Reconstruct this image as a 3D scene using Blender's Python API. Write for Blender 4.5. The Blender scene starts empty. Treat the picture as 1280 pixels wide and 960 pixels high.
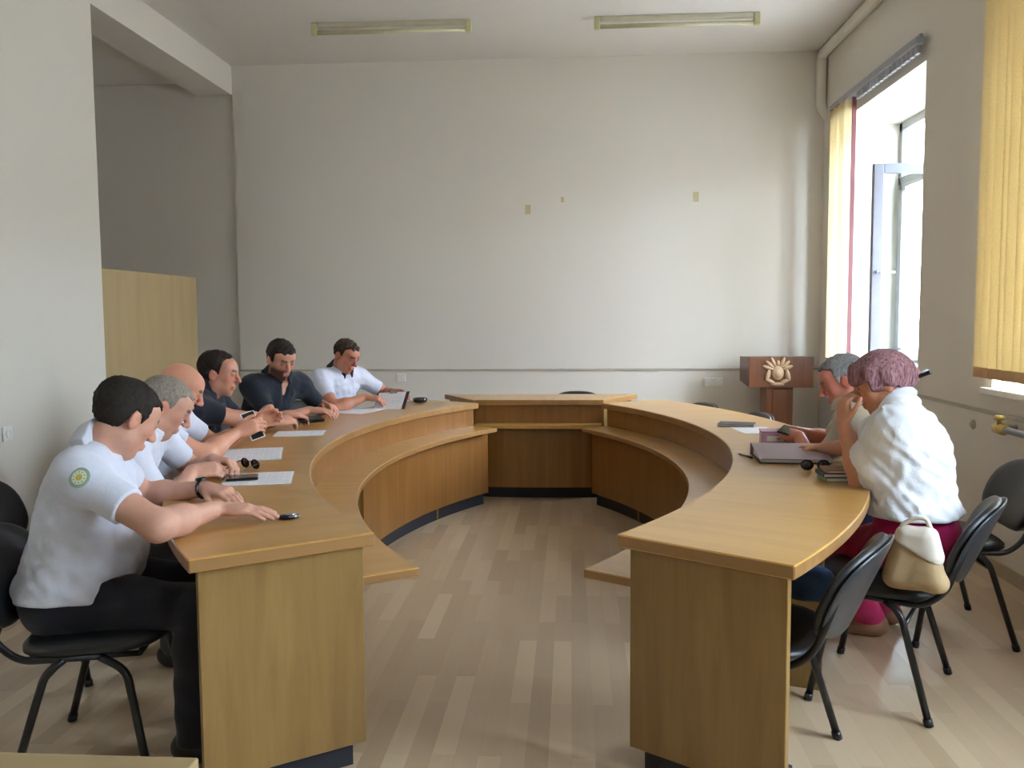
import bpy, bmesh, math, random
import numpy as np
from mathutils import Vector, Matrix
random.seed(7)
C = bpy.context.scene.collection
PI = math.pi
f32 = np.float32

def lin(r, g, b):
    def f(c):
        c /= 255.0
        return c / 12.92 if c <= 0.04045 else ((c + 0.055) / 1.055) ** 2.4
    return (f(r), f(g), f(b), 1.0)

# ------------------------------------------------------------------ materials
class NT:
    def __init__(s, name):
        s.m = bpy.data.materials.new(name); s.m.use_nodes = True
        s.t = s.m.node_tree; s.b = s.t.nodes['Principled BSDF']
    def n(s, typ, **kw):
        x = s.t.nodes.new(typ)
        for k, v in kw.items(): setattr(x, k, v)
        return x
    def l(s, a, b): s.t.links.new(a, b)
    def setb(s, **kw):
        for k, v in kw.items(): s.b.inputs[k.replace('_', ' ')].default_value = v
    def coords(s, kind, scale):
        tc = s.n('ShaderNodeTexCoord'); mp = s.n('ShaderNodeMapping')
        mp.inputs['Scale'].default_value = scale
        s.l(tc.outputs[kind], mp.inputs['Vector']); return mp.outputs['Vector']
    def noise(s, vec, scale, detail=4, rough=.55, dist=0):
        x = s.n('ShaderNodeTexNoise'); x.inputs['Scale'].default_value = scale
        x.inputs['Detail'].default_value = detail; x.inputs['Roughness'].default_value = rough
        x.inputs['Distortion'].default_value = dist
        s.l(vec, x.inputs['Vector']); return x.outputs['Fac']
    def ramp(s, fac, stops):
        r = s.n('ShaderNodeValToRGB'); e = r.color_ramp.elements
        while len(e) < len(stops): e.new(.5)
        for el, (p, c) in zip(e, stops): el.position = p; el.color = c
        s.l(fac, r.inputs['Fac']); return r.outputs['Color']
    def bump(s, h, strength, dist=.01):
        b = s.n('ShaderNodeBump'); b.inputs['Strength'].default_value = strength
        b.inputs['Distance'].default_value = dist
        s.l(h, b.inputs['Height']); s.l(b.outputs['Normal'], s.b.inputs['Normal'])

def plain(name, col, rough=.6, spec=.4, metal=0, noise_amt=.06, bump=0, bscale=200, coat=0):
    M = NT(name); v = M.coords('Object', (1, 1, 1))
    d = tuple(c * (1 - noise_amt) for c in col[:3]) + (1,)
    u = tuple(min(1, c * (1 + noise_amt)) for c in col[:3]) + (1,)
    M.l(M.ramp(M.noise(v, 9, 5), [(.3, d), (.7, u)]), M.b.inputs['Base Color'])
    M.setb(Roughness=rough, Metallic=metal, Specular_IOR_Level=spec, Coat_Weight=coat, Coat_Roughness=.12)
    if bump: M.bump(M.noise(v, bscale, 2), bump, .002)
    return M.m

def wall_paint(name, col):
    M = NT(name); v = M.coords('Object', (1, 1, 1))
    a = tuple(c * .985 for c in col[:3]) + (1,); b = tuple(min(1, c * 1.01) for c in col[:3]) + (1,)
    M.l(M.ramp(M.noise(v, .9, 6, .6), [(.3, a), (.7, b)]), M.b.inputs['Base Color'])
    M.setb(Roughness=.62, Specular_IOR_Level=.3)
    M.bump(M.noise(v, 60, 3), .04, .003)
    return M.m

def veneer(name, light, mid, dark, rough=.22, coat=.5, su=26, sv=1.6):
    """lacquered wood veneer, grain along UV v"""
    M = NT(name); v = M.coords('UV', (su, sv, 1))
    g = M.noise(v, 1.0, 8, .62, .6)
    v2 = M.coords('UV', (3.2, .55, 1)); big = M.noise(v2, 1.0, 3, .5, 1.2)
    mx = M.n('ShaderNodeMix', data_type='FLOAT'); mx.inputs[0].default_value = .45
    M.l(g, mx.inputs[2]); M.l(big, mx.inputs[3])
    M.l(M.ramp(mx.outputs[0], [(.30, dark), (.5, mid), (.70, light)]), M.b.inputs['Base Color'])
    M.setb(Roughness=rough, Specular_IOR_Level=.45, Coat_Weight=coat, Coat_Roughness=.285)
    M.bump(g, .03, .002)
    return M.m

MAT = {}
MAT['wall'] = wall_paint('wall_paint', lin(221, 216, 207))
MAT['ceil'] = wall_paint('ceiling_paint', lin(224, 221, 216))
MAT['white'] = plain('white_gloss_paint', lin(228, 228, 226), .35, .5)
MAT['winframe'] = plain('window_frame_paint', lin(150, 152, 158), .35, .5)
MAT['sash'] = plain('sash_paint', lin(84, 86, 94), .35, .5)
MAT['trim'] = plain('dado_trim', lin(176, 170, 156), .5)
MAT['base'] = plain('baseboard_paint', lin(178, 164, 140), .5)
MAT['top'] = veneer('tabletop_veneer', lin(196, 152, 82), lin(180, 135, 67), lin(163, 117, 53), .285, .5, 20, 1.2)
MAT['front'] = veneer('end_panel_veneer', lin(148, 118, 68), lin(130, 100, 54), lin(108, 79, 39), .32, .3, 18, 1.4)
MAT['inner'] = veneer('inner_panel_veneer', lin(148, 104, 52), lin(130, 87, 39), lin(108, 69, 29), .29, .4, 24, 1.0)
MAT['edge'] = veneer('edge_band', lin(166, 126, 78), lin(150, 112, 68), lin(134, 98, 58), .3, .3)
MAT['plinth'] = plain('plinth_black', lin(40, 42, 50), .5)
MAT['ply'] = veneer('pale_board', lin(166, 144, 104), lin(157, 135, 96), lin(146, 124, 87), .5, 0, 10, .8)
MAT['lectern'] = veneer('walnut_veneer', lin(120, 76, 46), lin(100, 60, 38), lin(82, 48, 30), .35, .2)
MAT['emblem'] = plain('carved_emblem', lin(176, 146, 114), .5)
MAT['black'] = plain('black_leatherette', lin(30, 31, 34), .42, .5, bump=.25, bscale=260)
MAT['shell'] = plain('black_plastic_shell', lin(48, 50, 54), .3, .5)
MAT['tube'] = plain('black_tube', lin(20, 20, 22), .3, .5)
MAT['phone'] = plain('phone_black', lin(18, 18, 22), .15, .6)
MAT['silver'] = plain('silver', lin(190, 192, 196), .25, .5, .8)
MAT['paper'] = plain('paper', lin(236, 236, 240), .8, .2, 0, .02)
MAT['print'] = plain('grey_print', lin(150, 150, 160), .8)
MAT['brass'] = plain('brass', lin(205, 180, 110), .35, .5, .6)
MAT['socket'] = plain('socket_white', lin(226, 226, 222), .35)
MAT['tubeglass'] = plain('lamp_tube_white', lin(196, 194, 160), .25, .5)
MAT['batten'] = plain('lamp_batten', lin(202, 198, 176), .4)
MAT['lampcap'] = plain('lamp_socket_yellowed', lin(200, 196, 150), .45)
MAT['maroon'] = plain('maroon_strip', lin(112, 62, 66), .6)
MAT['brownhem'] = plain('brown_hem', lin(190, 150, 108), .7)
MAT['tape'] = plain('yellowed_tape', lin(192, 180, 142), .6)
MAT['facade'] = plain('facade_render', lin(225, 222, 214), .8)
MAT['facwin'] = plain('facade_window', lin(190, 196, 200), .2)
MAT['asphalt'] = plain('asphalt', lin(150, 148, 142), .9)
MAT['binder'] = plain('binder_lilac_grey', lin(158, 140, 150), .45, .4)
MAT['pink'] = plain('pink_folder', lin(188, 148, 172), .5)
MAT['darkedge'] = plain('dark_edge', lin(46, 36, 42), .5)
MAT['brown'] = plain('brown_cover', lin(120, 84, 52), .5)
MAT['green'] = plain('green_cover', lin(110, 150, 110), .5)
MAT['glass_dark'] = plain('dark_glass', lin(32, 34, 40), .1, .6)
MAT['bag'] = plain('bag_tan', lin(176, 150, 112), .7, .3, bump=.3, bscale=60)
MAT['bagwhite'] = plain('bag_pale', lin(214, 204, 190), .6)

def slat_mat():
    M = NT('blind_fabric'); v = M.coords('Object', (1, 1, 1))
    col = M.ramp(M.noise(v, 120, 2), [(.3, lin(226, 208, 166)), (.7, lin(238, 224, 186))])
    M.l(col, M.b.inputs['Base Color']); M.setb(Roughness=.8, Specular_IOR_Level=.1)
    tr = M.n('ShaderNodeBsdfTranslucent'); M.l(col, tr.inputs['Color'])
    mx = M.n('ShaderNodeMixShader'); mx.inputs[0].default_value = .3
    M.l(M.b.outputs[0], mx.inputs[1]); M.l(tr.outputs[0], mx.inputs[2])
    M.l(mx.outputs[0], M.t.nodes['Material Output'].inputs['Surface'])
    return M.m
MAT['slat'] = slat_mat()

def glass_mat():
    M = NT('window_glass'); g = M.n('ShaderNodeBsdfGlossy'); t = M.n('ShaderNodeBsdfTransparent')
    g.inputs['Roughness'].default_value = .02; t.inputs['Color'].default_value = (.93, .97, .96, 1)
    fr = M.n('ShaderNodeFresnel'); mx = M.n('ShaderNodeMixShader')
    ge = M.n('ShaderNodeNewGeometry'); iv = M.n('ShaderNodeMath', operation='SUBTRACT'); iv.inputs[0].default_value = 1
    M.l(ge.outputs['Backfacing'], iv.inputs[1]); mu = M.n('ShaderNodeMath', operation='MULTIPLY'); M.l(fr.outputs[0], mu.inputs[0]); M.l(iv.outputs[0], mu.inputs[1])
    M.l(mu.outputs[0], mx.inputs[0]); M.l(t.outputs[0], mx.inputs[1]); M.l(g.outputs[0], mx.inputs[2])
    M.l(mx.outputs[0], M.t.nodes['Material Output'].inputs['Surface'])
    return M.m
MAT['glass'] = glass_mat()

def floor_mat():
    M = NT('laminate_floor')
    tc = M.n('ShaderNodeTexCoord'); mp = M.n('ShaderNodeMapping')
    mp.inputs['Rotation'].default_value = (0, 0, PI / 2)
    M.l(tc.outputs['Object'], mp.inputs['Vector'])
    br = M.n('ShaderNodeTexBrick'); br.offset = .37; br.offset_frequency = 2
    br.inputs['Scale'].default_value = 1
    br.inputs['Brick Width'].default_value = .62; br.inputs['Row Height'].default_value = .075
    br.inputs['Mortar Size'].default_value = .0007; br.inputs['Bias'].default_value = 0
    br.inputs['Color1'].default_value = (0, 0, 0, 1); br.inputs['Color2'].default_value = (1, 1, 1, 1)
    br.inputs['Mortar'].default_value = (.2, .2, .2, 1)
    M.l(mp.outputs[0], br.inputs['Vector'])
    v = M.coords('Object', (30, 1.6, 1)); g = M.noise(v, 1, 8, .65, .8)
    mx = M.n('ShaderNodeMix', data_type='FLOAT'); mx.inputs[0].default_value = .3
    M.l(br.outputs['Color'], mx.inputs[2]); M.l(g, mx.inputs[3])
    col = M.ramp(mx.outputs[0], [(.15, lin(176, 152, 122)), (.5, lin(191, 168, 138)), (.85, lin(205, 183, 153))])
    M.l(col, M.b.inputs['Base Color'])
    M.setb(Roughness=.3, Specular_IOR_Level=.55)
    M.bump(g, .03, .002)
    return M.m
MAT['floor'] = floor_mat()

def cloth(name, col, bump=.25, sheen=.15):
    M = NT(name); v = M.coords('Object', (1, 1, 1))
    d = tuple(c * .93 for c in col[:3]) + (1,)
    M.l(M.ramp(M.noise(v, 14, 4), [(.3, d), (.7, col)]), M.b.inputs['Base Color'])
    M.setb(Roughness=.85, Specular_IOR_Level=.15, Sheen_Weight=sheen)
    M.bump(M.noise(v, 34, 4, .6, .5), bump, .012)
    return M.m

def skin_mat():
    M = NT('skin'); a = M.n('ShaderNodeAttribute'); a.attribute_name = 'tone'
    v = M.coords('Object', (1, 1, 1)); n = M.noise(v, 45, 4)
    hs = M.n('ShaderNodeMix', data_type='RGBA', blend_type='MULTIPLY'); hs.inputs[0].default_value = .35
    M.l(a.outputs['Color'], hs.inputs[6])
    M.l(M.ramp(n, [(.3, (.82, .74, .72, 1)), (.7, (1, 1, 1, 1))]), hs.inputs[7])
    M.l(hs.outputs[2], M.b.inputs['Base Color'])
    M.setb(Roughness=.48, Specular_IOR_Level=.4, Subsurface_Weight=.08, Subsurface_Radius=(.01, .004, .002), Subsurface_Scale=.6)
    M.bump(M.noise(v, 220, 2), .12, .002)
    return M.m
MAT['skin'] = skin_mat()

def hair_mat(name, c1, c2, bmp=.5):
    M = NT(name); v = M.coords('Object', (90, 90, 14)); n = M.noise(v, 1.6, 5, .65, .6)
    M.l(M.ramp(n, [(.35, c1), (.65, c2)]), M.b.inputs['Base Color'])
    M.setb(Roughness=.7, Specular_IOR_Level=.12); M.bump(n, bmp, .006)
    return M.m

# ------------------------------------------------------------------ object helpers
def link(name, me, mat, parent=None, loc=None):
    o = bpy.data.objects.new(name, me); C.objects.link(o)
    if mat is not None:
        for m in (mat if isinstance(mat, (list, tuple)) else [mat]): me.materials.append(m)
    if loc is not None: o.location = loc
    if parent is not None: o.parent = parent
    return o

def tag(o, label, cat, group=None):
    o['label'] = label; o['category'] = cat
    if group: o['group'] = group
    return o

def empty(name, loc=(0, 0, 0), rz=0.0):
    o = bpy.data.objects.new(name, None); C.objects.link(o)
    o.location = loc; o.rotation_euler = (0, 0, rz); o.empty_display_size = .1
    return o

def structure(o): o['kind'] = 'structure'; return o

def dup(root, loc, rz, label):
    r = root.copy(); C.objects.link(r); r.location = loc; r.rotation_euler = (0, 0, rz); r['label'] = label
    for ch in list(root.children):
        c = ch.copy(); C.objects.link(c); c.parent = r
        for g in list(ch.children):
            d = g.copy(); C.objects.link(d); d.parent = c
    return r

class MB:
    """collects shapes; build() links ONE mesh object"""
    def __init__(s): s.bm = bmesh.new(); s.uv = s.bm.loops.layers.uv.new('UVMap')
    def poly(s, pts, mi=0):
        f = s.bm.faces.new([s.bm.verts.new(p) for p in pts]); f.material_index = mi; return f
    def prism(s, base, z0, z1, mi=0):
        """closed prism over a 2-D outline"""
        a = [s.bm.verts.new((x, y, z0)) for x, y in base]; b = [s.bm.verts.new((x, y, z1)) for x, y in base]
        n = len(base); fs = [s.bm.faces.new(a[::-1]), s.bm.faces.new(b)]
        for i in range(n): fs.append(s.bm.faces.new((a[i], a[(i + 1) % n], b[(i + 1) % n], b[i])))
        for f in fs: f.material_index = mi
        return fs
    def box(s, lo, hi, mi=0, M=None):
        P = [(x, y, z) for z in (lo[2], hi[2]) for y in (lo[1], hi[1]) for x in (lo[0], hi[0])]
        if M is not None: P = [M @ Vector(p) for p in P]
        v = [s.bm.verts.new(p) for p in P]; fs = []
        for q in ((0, 2, 3, 1), (4, 5, 7, 6), (0, 1, 5, 4), (2, 6, 7, 3), (0, 4, 6, 2), (1, 3, 7, 5)):
            f = s.bm.faces.new([v[i] for i in q]); f.material_index = mi; fs.append(f)
        return fs
    def sector(s, P, R0, R1, a0, a1, z0, z1, n=64, mi=0):
        """block between two radii and two angles; P(R, a) -> (x, y)"""
        A = [a0 + (a1 - a0) * i / n for i in range(n + 1)]
        rows = [[s.bm.verts.new((*P(R, a), z)) for (R, z) in ((R0, z0), (R1, z0), (R1, z1), (R0, z1))] for a in A]
        for i in range(n):
            for k in range(4):
                f = s.bm.faces.new((rows[i][k], rows[i][(k + 1) % 4], rows[i + 1][(k + 1) % 4], rows[i + 1][k])); f.material_index = mi
        s.bm.faces.new(rows[0][::-1]); s.bm.faces.new(rows[-1])
    def tube(s, pts, r, n=10, mi=0, closed=False):
        pts = [Vector(p) for p in pts]; rings = []; N = len(pts); up = None
        for i, p in enumerate(pts):
            if closed: t = (pts[(i + 1) % N] - pts[i - 1])
            else: t = pts[min(i + 1, N - 1)] - pts[max(i - 1, 0)]
            t.normalize()
            if up is None: up = t.orthogonal().normalized()
            up = (up - t * up.dot(t)).normalized(); w = t.cross(up)
            rr = r[i] if isinstance(r, (list, tuple)) else r
            rings.append([s.bm.verts.new(p + (up * math.cos(2 * PI * k / n) + w * math.sin(2 * PI * k / n)) * rr) for k in range(n)])
        for i in range(N if closed else N - 1):
            a, b = rings[i], rings[(i + 1) % N]
            for k in range(n):
                f = s.bm.faces.new((a[k], a[(k + 1) % n], b[(k + 1) % n], b[k])); f.smooth = True; f.material_index = mi
        if not closed:
            s.bm.faces.new(rings[0][::-1]).material_index = mi; s.bm.faces.new(rings[-1]).material_index = mi
    def lathe(s, prof, n=24, mi=0, M=None):
        rows = []
        for r, z in prof:
            row = []
            for k in range(n):
                p = Vector((r * math.cos(2 * PI * k / n), r * math.sin(2 * PI * k / n), z))
                row.append(s.bm.verts.new(M @ p if M is not None else p))
            rows.append(row)
        for i in range(len(rows) - 1):
            for k in range(n):
                f = s.bm.faces.new((rows[i][k], rows[i][(k + 1) % n], rows[i + 1][(k + 1) % n], rows[i + 1][k])); f.smooth = True; f.material_index = mi
        s.bm.faces.new(rows[0][::-1]).material_index = mi; s.bm.faces.new(rows[-1]).material_index = mi
    def build(s, name, mat, parent=None, bevel=0, uvf=None, loc=None, segs=2, smooth=False, sides=None):
        bmesh.ops.recalc_face_normals(s.bm, faces=s.bm.faces[:])
        if bevel:
            es = [e for e in s.bm.edges if len(e.link_faces) == 2 and e.calc_face_angle(0) > .6]
            if es: bmesh.ops.bevel(s.bm, geom=es, offset=bevel, segments=segs, affect='EDGES', profile=.6, clamp_overlap=True)
        s.bm.normal_update(); uv = s.bm.loops.layers.uv.active
        for f in s.bm.faces:
            if smooth: f.smooth = True
            if sides is not None and abs(f.normal.z) < .4: f.material_index = sides
            for lp in f.loops:
                p = lp.vert.co
                if uvf: lp[uv].uv = uvf(p, f.normal)
                else:
                    n = f.normal
                    if abs(n.z) > .7: lp[uv].uv = (p.y, p.x)
                    elif abs(n.x) > abs(n.y): lp[uv].uv = (p.y, p.z)
                    else: lp[uv].uv = (p.x, p.z)
        me = bpy.data.meshes.new(name); s.bm.to_mesh(me); s.bm.free()
        return link(name, me, mat, parent, loc)

def rounded(pts, rad, seg=5):
    """polyline with rounded corners"""
    pts = [Vector(p) for p in pts]; out = [pts[0]]
    for i in range(1, len(pts) - 1):
        a, b, c = pts[i - 1], pts[i], pts[i + 1]
        d = min(rad, (a - b).length * .45, (c - b).length * .45)
        p, q = b + (a - b).normalized() * d, b + (c - b).normalized() * d
        for k in range(seg + 1):
            t = k / seg; out.append(p * (1 - t) ** 2 + b * 2 * t * (1 - t) + q * t ** 2)
    out.append(pts[-1]); return out

# ------------------------------------------------------------------ camera
YAW, PITCH, ROLL, FPX, HC = 0.06742594731371954, 0.07824011664064455, -0.0069514443742228075, 1100.0, 1.41
fw = Vector((-math.sin(YAW) * math.cos(PITCH), math.cos(YAW) * math.cos(PITCH), -math.sin(PITCH)))
rt = Vector((math.cos(YAW), math.sin(YAW), 0)); up = rt.cross(fw)
r2 = rt * math.cos(ROLL) + up * math.sin(ROLL); u2 = -rt * math.sin(ROLL) + up * math.cos(ROLL)
cam = bpy.data.cameras.new('camera'); co = bpy.data.objects.new('camera', cam); C.objects.link(co)
co.matrix_world = Matrix(((r2.x, u2.x, -fw.x, 0), (r2.y, u2.y, -fw.y, 0), (r2.z, u2.z, -fw.z, HC), (0, 0, 0, 1)))
cam.sensor_width = 36; cam.lens = 36 * FPX / 1280; cam.clip_start = .05; cam.clip_end = 200
bpy.context.scene.camera = co

# ------------------------------------------------------------------ room
XL, XR, YB, YF, ZC = -3.19, 2.29, 8.3, -2.6, 3.765
WT = .62
W1 = (5.99, 7.95, .98, 3.03)       # window openings: y0, y1, z0, z1
W2 = (3.35, 4.95, .98, 3.03)
W3 = (.9, 2.6, .98, 3.03)
W4 = (-1.6, -.8, .98, 3.03)
m = MB(); m.box((XL - 2.4, YF - .3, -.1), (XR + WT, YB + .4, 0)); structure(m.build('floor', MAT['floor']))
m = MB(); m.box((XL - .34, YF - .3, ZC), (XR + WT, YB + .4, ZC + .3)); structure(m.build('ceiling', MAT['ceil']))
m = MB(); m.box((XL, YB, 0), (XR + WT, YB + .4, ZC)); structure(m.build('wall_back', MAT['wall']))
m = MB(); m.box((XL - .34, YF - .3, 0), (XR + WT, YF, ZC)); structure(m.build('wall_front', MAT['wall']))
m = MB(); m.box((XL - .34, YF, 0), (XL, 5.835, ZC)); structure(m.build('wall_left', MAT['wall']))
m = MB(); m.box((XL - .345, 5.835, 3.497), (XL, YB, ZC)); structure(m.build('beam', MAT['wall']))
# right wall with four openings
m = MB(); edges = [YF]
for w in (W4, W3, W2, W1): edges += [w[0], w[1]]
edges.append(YB)
for i in range(0, len(edges), 2): m.box((XR, edges[i], 0), (XR + WT, edges[i + 1], ZC))
for w in (W1, W2, W3, W4):
    m.box((XR, w[0], 0), (XR + WT, w[1], w[2])); m.box((XR, w[0], w[3]), (XR + WT, w[1], ZC))
structure(m.build('wall_right', MAT['wall']))
# alcove behind the beam
m = MB(); m.box((XL - 2.3, YB + .03, 0), (XL, YB + .3, ZC)); structure(m.build('wall_alcove_back', MAT['wall']))
m = MB(); m.box((XL - 2.4, 4.6, 0), (XL - 2.2, YB + .4, ZC)); structure(m.build('wall_alcove_left', MAT['wall']))
m = MB(); m.box((XL - 2.3, 4.4, 0), (XL - .34, 4.6, ZC)); structure(m.build('wall_alcove_front', MAT['wall']))
m = MB(); m.box((XL - 2.4, 4.4, 3.62), (XL - .345, YB + .4, 3.9)); structure(m.build('ceiling_alcove', MAT['ceil']))
# trim: dado rails, baseboards
m = MB(); m.box((XL, YB - .014, .885), (XR, YB, .905)); structure(m.build('trim_1', MAT['trim'], bevel=.004))
m = MB(); m.box((XR - .014, YF, .85), (XR, YB, .872)); structure(m.build('trim_2', MAT['trim'], bevel=.004))
m = MB(); m.box((XL, YB - .018, 0), (XR, YB, .08)); structure(m.build('baseboard_back', MAT['base'], bevel=.004))
m = MB(); m.box((XR - .018, YF, 0), (XR, YB, .08)); structure(m.build('baseboard_right', MAT['base'], bevel=.004))
m = MB(); m.box((XL, YF, 0), (XL + .018, 5.835, .08)); structure(m.build('baseboard_left', MAT['base'], bevel=.004))
# boxed pipe run along the ceiling and down the corner
m = MB()
m.tube(rounded([(XR - .05, YF + .1, ZC - .055), (XR - .05, YB - .06, ZC - .055), (XR - .05, YB - .06, 3.25), (XR + .02, YB - .06, 3.16)], .07, 6), .045, 14)
structure(m.build('trim_3', MAT['wall']))

def window(idx, w, sash_open=None):
    y0, y1, z0, z1 = w; xo = XR + WT - .08
    r = structure(empty('window_%d' % idx, (xo, (y0 + y1) / 2, z0)))
    L = lambda x, y, z: (x - xo, y - (y0 + y1) / 2, z - z0)
    m = MB(); t = .07; ym = y0 + (y1 - y0) * .58; zt = 2.5
    for lo, hi in (((xo, y0, z0), (xo + .07, y0 + t, z1)), ((xo, y1 - t, z0), (xo + .07, y1, z1)),
                   ((xo, y0, z0), (xo + .07, y1, z0 + t)), ((xo, y0, z1 - t), (xo + .07, y1, z1)),
                   ((xo, ym - .04, z0), (xo + .07, ym + .04, z1)), ((xo, y0, zt), (xo + .07, y1, zt + t))):
        m.box(L(*lo), L(*hi))
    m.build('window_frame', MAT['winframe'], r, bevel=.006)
    m = MB(); m.box(L(XR - .04, y0 - .06, z0 - .02), L(XR - .001, y1 + .06, z0 + .016)); m.box(L(XR - .001, y0 + .002, z0 + .001), L(xo, y1 - .002, z0 + .016)); m.build('window_sill', MAT['white'], r, bevel=.006)
    m = MB(); m.box(L(xo + .03, y0 + t, zt + t), L(xo + .036, y1 - t, z1 - t)); m.build('pane', MAT['glass'], r)
    spans = [(ym + .04, y1 - t), (y0 + t, ym - .04)]
    for k, (a, b) in enumerate(spans):
        if sash_open and k == 1:
            hy = 7.02; wd = .51; hx = xo - .01
            m = MB(); zz0, zz1, s = z0 + .06, 2.545, .075
            def B(u0, u1, v0, v1): m.box(L(hx - u1, hy - .028, v0), L(hx - u0, hy + .028, v1))
            B(0, s, zz0, zz1); B(wd - s, wd, zz0, zz1); B(s, wd - s, zz0, zz0 + s); B(s, wd - s, zz1 - s, zz1)
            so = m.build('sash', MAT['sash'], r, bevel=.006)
            g = MB(); g.box(L(hx - wd + s, hy - .004, zz0 + s), L(hx - s, hy + .004, zz1 - s)); g.build('pane', MAT['glass'], so)
            h = MB(); zc = 1.72; px = hx - wd + s * .5
            h.tube([L(px, hy - .028, zc), L(px, hy - .07, zc)], .011, 10)
            h.tube(rounded([L(px, hy - .065, zc), L(px + .02, hy - .07, zc), L(px + .12, hy - .07, zc - .005)], .02), .010, 10)
            h.build('handle', MAT['silver'], so)
        else:
            m = MB(); s = .06; x = xo - .01
            for lo, hi in (((a, z0 + t), (a + s, zt)), ((b - s, z0 + t), (b, zt)), ((a, z0 + t), (b, z0 + t + s)), ((a, zt - s), (b, zt))):
                m.box(L(x, lo[0], lo[1]), L(x + .05, hi[0], hi[1]))
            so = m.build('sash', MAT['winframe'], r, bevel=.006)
            g = MB(); g.box(L(x + .02, a + s, z0 + t + s), L(x + .026, b - s, zt - s)); g.build('pane', MAT['glass'], so)
    return r
window(1, W1, True); window(2, W2); window(3, W3); window(4, W4)

# outside: street and the house across it
m = MB(); m.box((XR + WT, -30, -4.2), (40, 40, -4)); structure(m.build('ground_outside', MAT['asphalt']))
fac = structure(empty('facade_across_street', (16, 8, -4)))
m = MB(); m.box((0, -22, 0), (1, 30, 9)); m.build('facade_wall', MAT['facade'], fac)
for k in range(12):
    for z in (1.5, 5.2):
        m = MB(); m.box((-.04, -20 + k * 4, z), (.02, -18.6 + k * 4, z + 2.0)); m.build('facade_window', MAT['facwin'], fac)

# ------------------------------------------------------------------ vertical blinds
def slat_mesh(ln, wd=.089, hem=None):
    m = MB(); n = 6; bow = .008
    for sgn in (1,):
        cols = []
        for i in range(n + 1):
            t = i / n - .5
            cols.append((t * wd, bow * (1 - 4 * t * t)))
        zs = [0, -ln + (hem or .03), -ln]
        for off in (0, .0012):
            rows = [[m.bm.verts.new((x, y + off, z)) for x, y in cols] for z in zs]
            for a in range(2):
                for i in range(n):
                    f = m.bm.faces.new((rows[a][i], rows[a][i + 1], rows[a + 1][i + 1], rows[a + 1][i])); f.smooth = True
                    f.material_index = 1 if (hem and a == 1) else 0
    me = bpy.data.meshes.new('slat'); m.bm.normal_update(); m.bm.to_mesh(me); m.bm.free()
    me.materials.append(MAT['slat']); me.materials.append(MAT['brownhem'])
    return me

bl = tag(empty('vertical_blind', (XR - .05, 6.82, 3.14)), 'cream vertical blind drawn aside beside the open window', 'blind', 'vertical blinds on the window wall')
m = MB(); m.box((-.03, -.87, -.012), (.02, 1.05, .03)); m.box((-.012, -.87, .03), (.012, 1.05, .05))
for k in range(3): m.box((-.005, -.7 + k * .7, .0), (.05, -.67 + k * .7, .04))
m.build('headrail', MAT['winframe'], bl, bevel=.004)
m = MB()
for k in range(15): m.box((-.012, -.84 + k * .083, -.065), (.012, -.78 + k * .083, -.012))
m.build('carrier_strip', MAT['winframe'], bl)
sm = slat_mesh(2.1)
for k in range(8):
    o = bpy.data.objects.new('slat', sm); C.objects.link(o); o.parent = bl
    o.location = (.008 * math.sin(k * 2.1), 1.0 - k * .06, -.015)
    o.rotation_euler = (0, 0, .5 + .25 * math.sin(k * 2.3))
m = MB(); m.box((-.016, -.006, -2.1), (.016, .006, -.012)); o = m.build('edge_slat', MAT['maroon'], bl, loc=(.02, .53, 0)); o['label'] = 'maroon edge strip'

bl2 = tag(empty('vertical_blind', (XR - .07, 3.98, 3.2)), 'cream vertical blind drawn closed at the right edge, glowing with daylight', 'blind', 'vertical blinds on the window wall')
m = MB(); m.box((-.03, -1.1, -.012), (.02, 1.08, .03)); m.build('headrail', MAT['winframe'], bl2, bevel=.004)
sm2 = slat_mesh(2.13, .1, .055)
for k in range(26):
    o = bpy.data.objects.new('slat', sm2); C.objects.link(o); o.parent = bl2
    o.location = (.004 * math.sin(k * 2.7), .97 - k * .083, -.015)
    o.rotation_euler = (0, 0, PI / 2 + .2 + .07 * math.sin(k * 1.9))

# ------------------------------------------------------------------ ceiling lamps, sockets, marks
def lamp(cx, cy, rz, ln, label):
    r = tag(empty('fluorescent_lamp', (cx, cy, ZC), rz), label, 'lamp', 'unlit fluorescent battens on the ceiling')
    h = ln / 2
    m = MB(); m.box((-h + .03, -.024, -.038), (h - .03, .024, 0)); m.build('batten', MAT['batten'], r, bevel=.008)
    m = MB(); m.tube([(-h + .02, 0, -.075), (h - .02, 0, -.075)], .017, 14); m.build('lamp_tube', MAT['tubeglass'], r)
    for s in (-1, 1):
        m = MB(); m.box((s * h - .024, -.026, -.098), (s * h + .024, .026, -.0)); m.build('end_socket', MAT['lampcap'], r, bevel=.012)
lamp(-1.44, 7.19, .01, 1.25, 'unlit yellowed tube lamp on the ceiling, the one by the alcove')
lamp(.835, 7.23, .003, 1.25, 'unlit yellowed tube lamp on the ceiling, the one nearer the windows')

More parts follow.
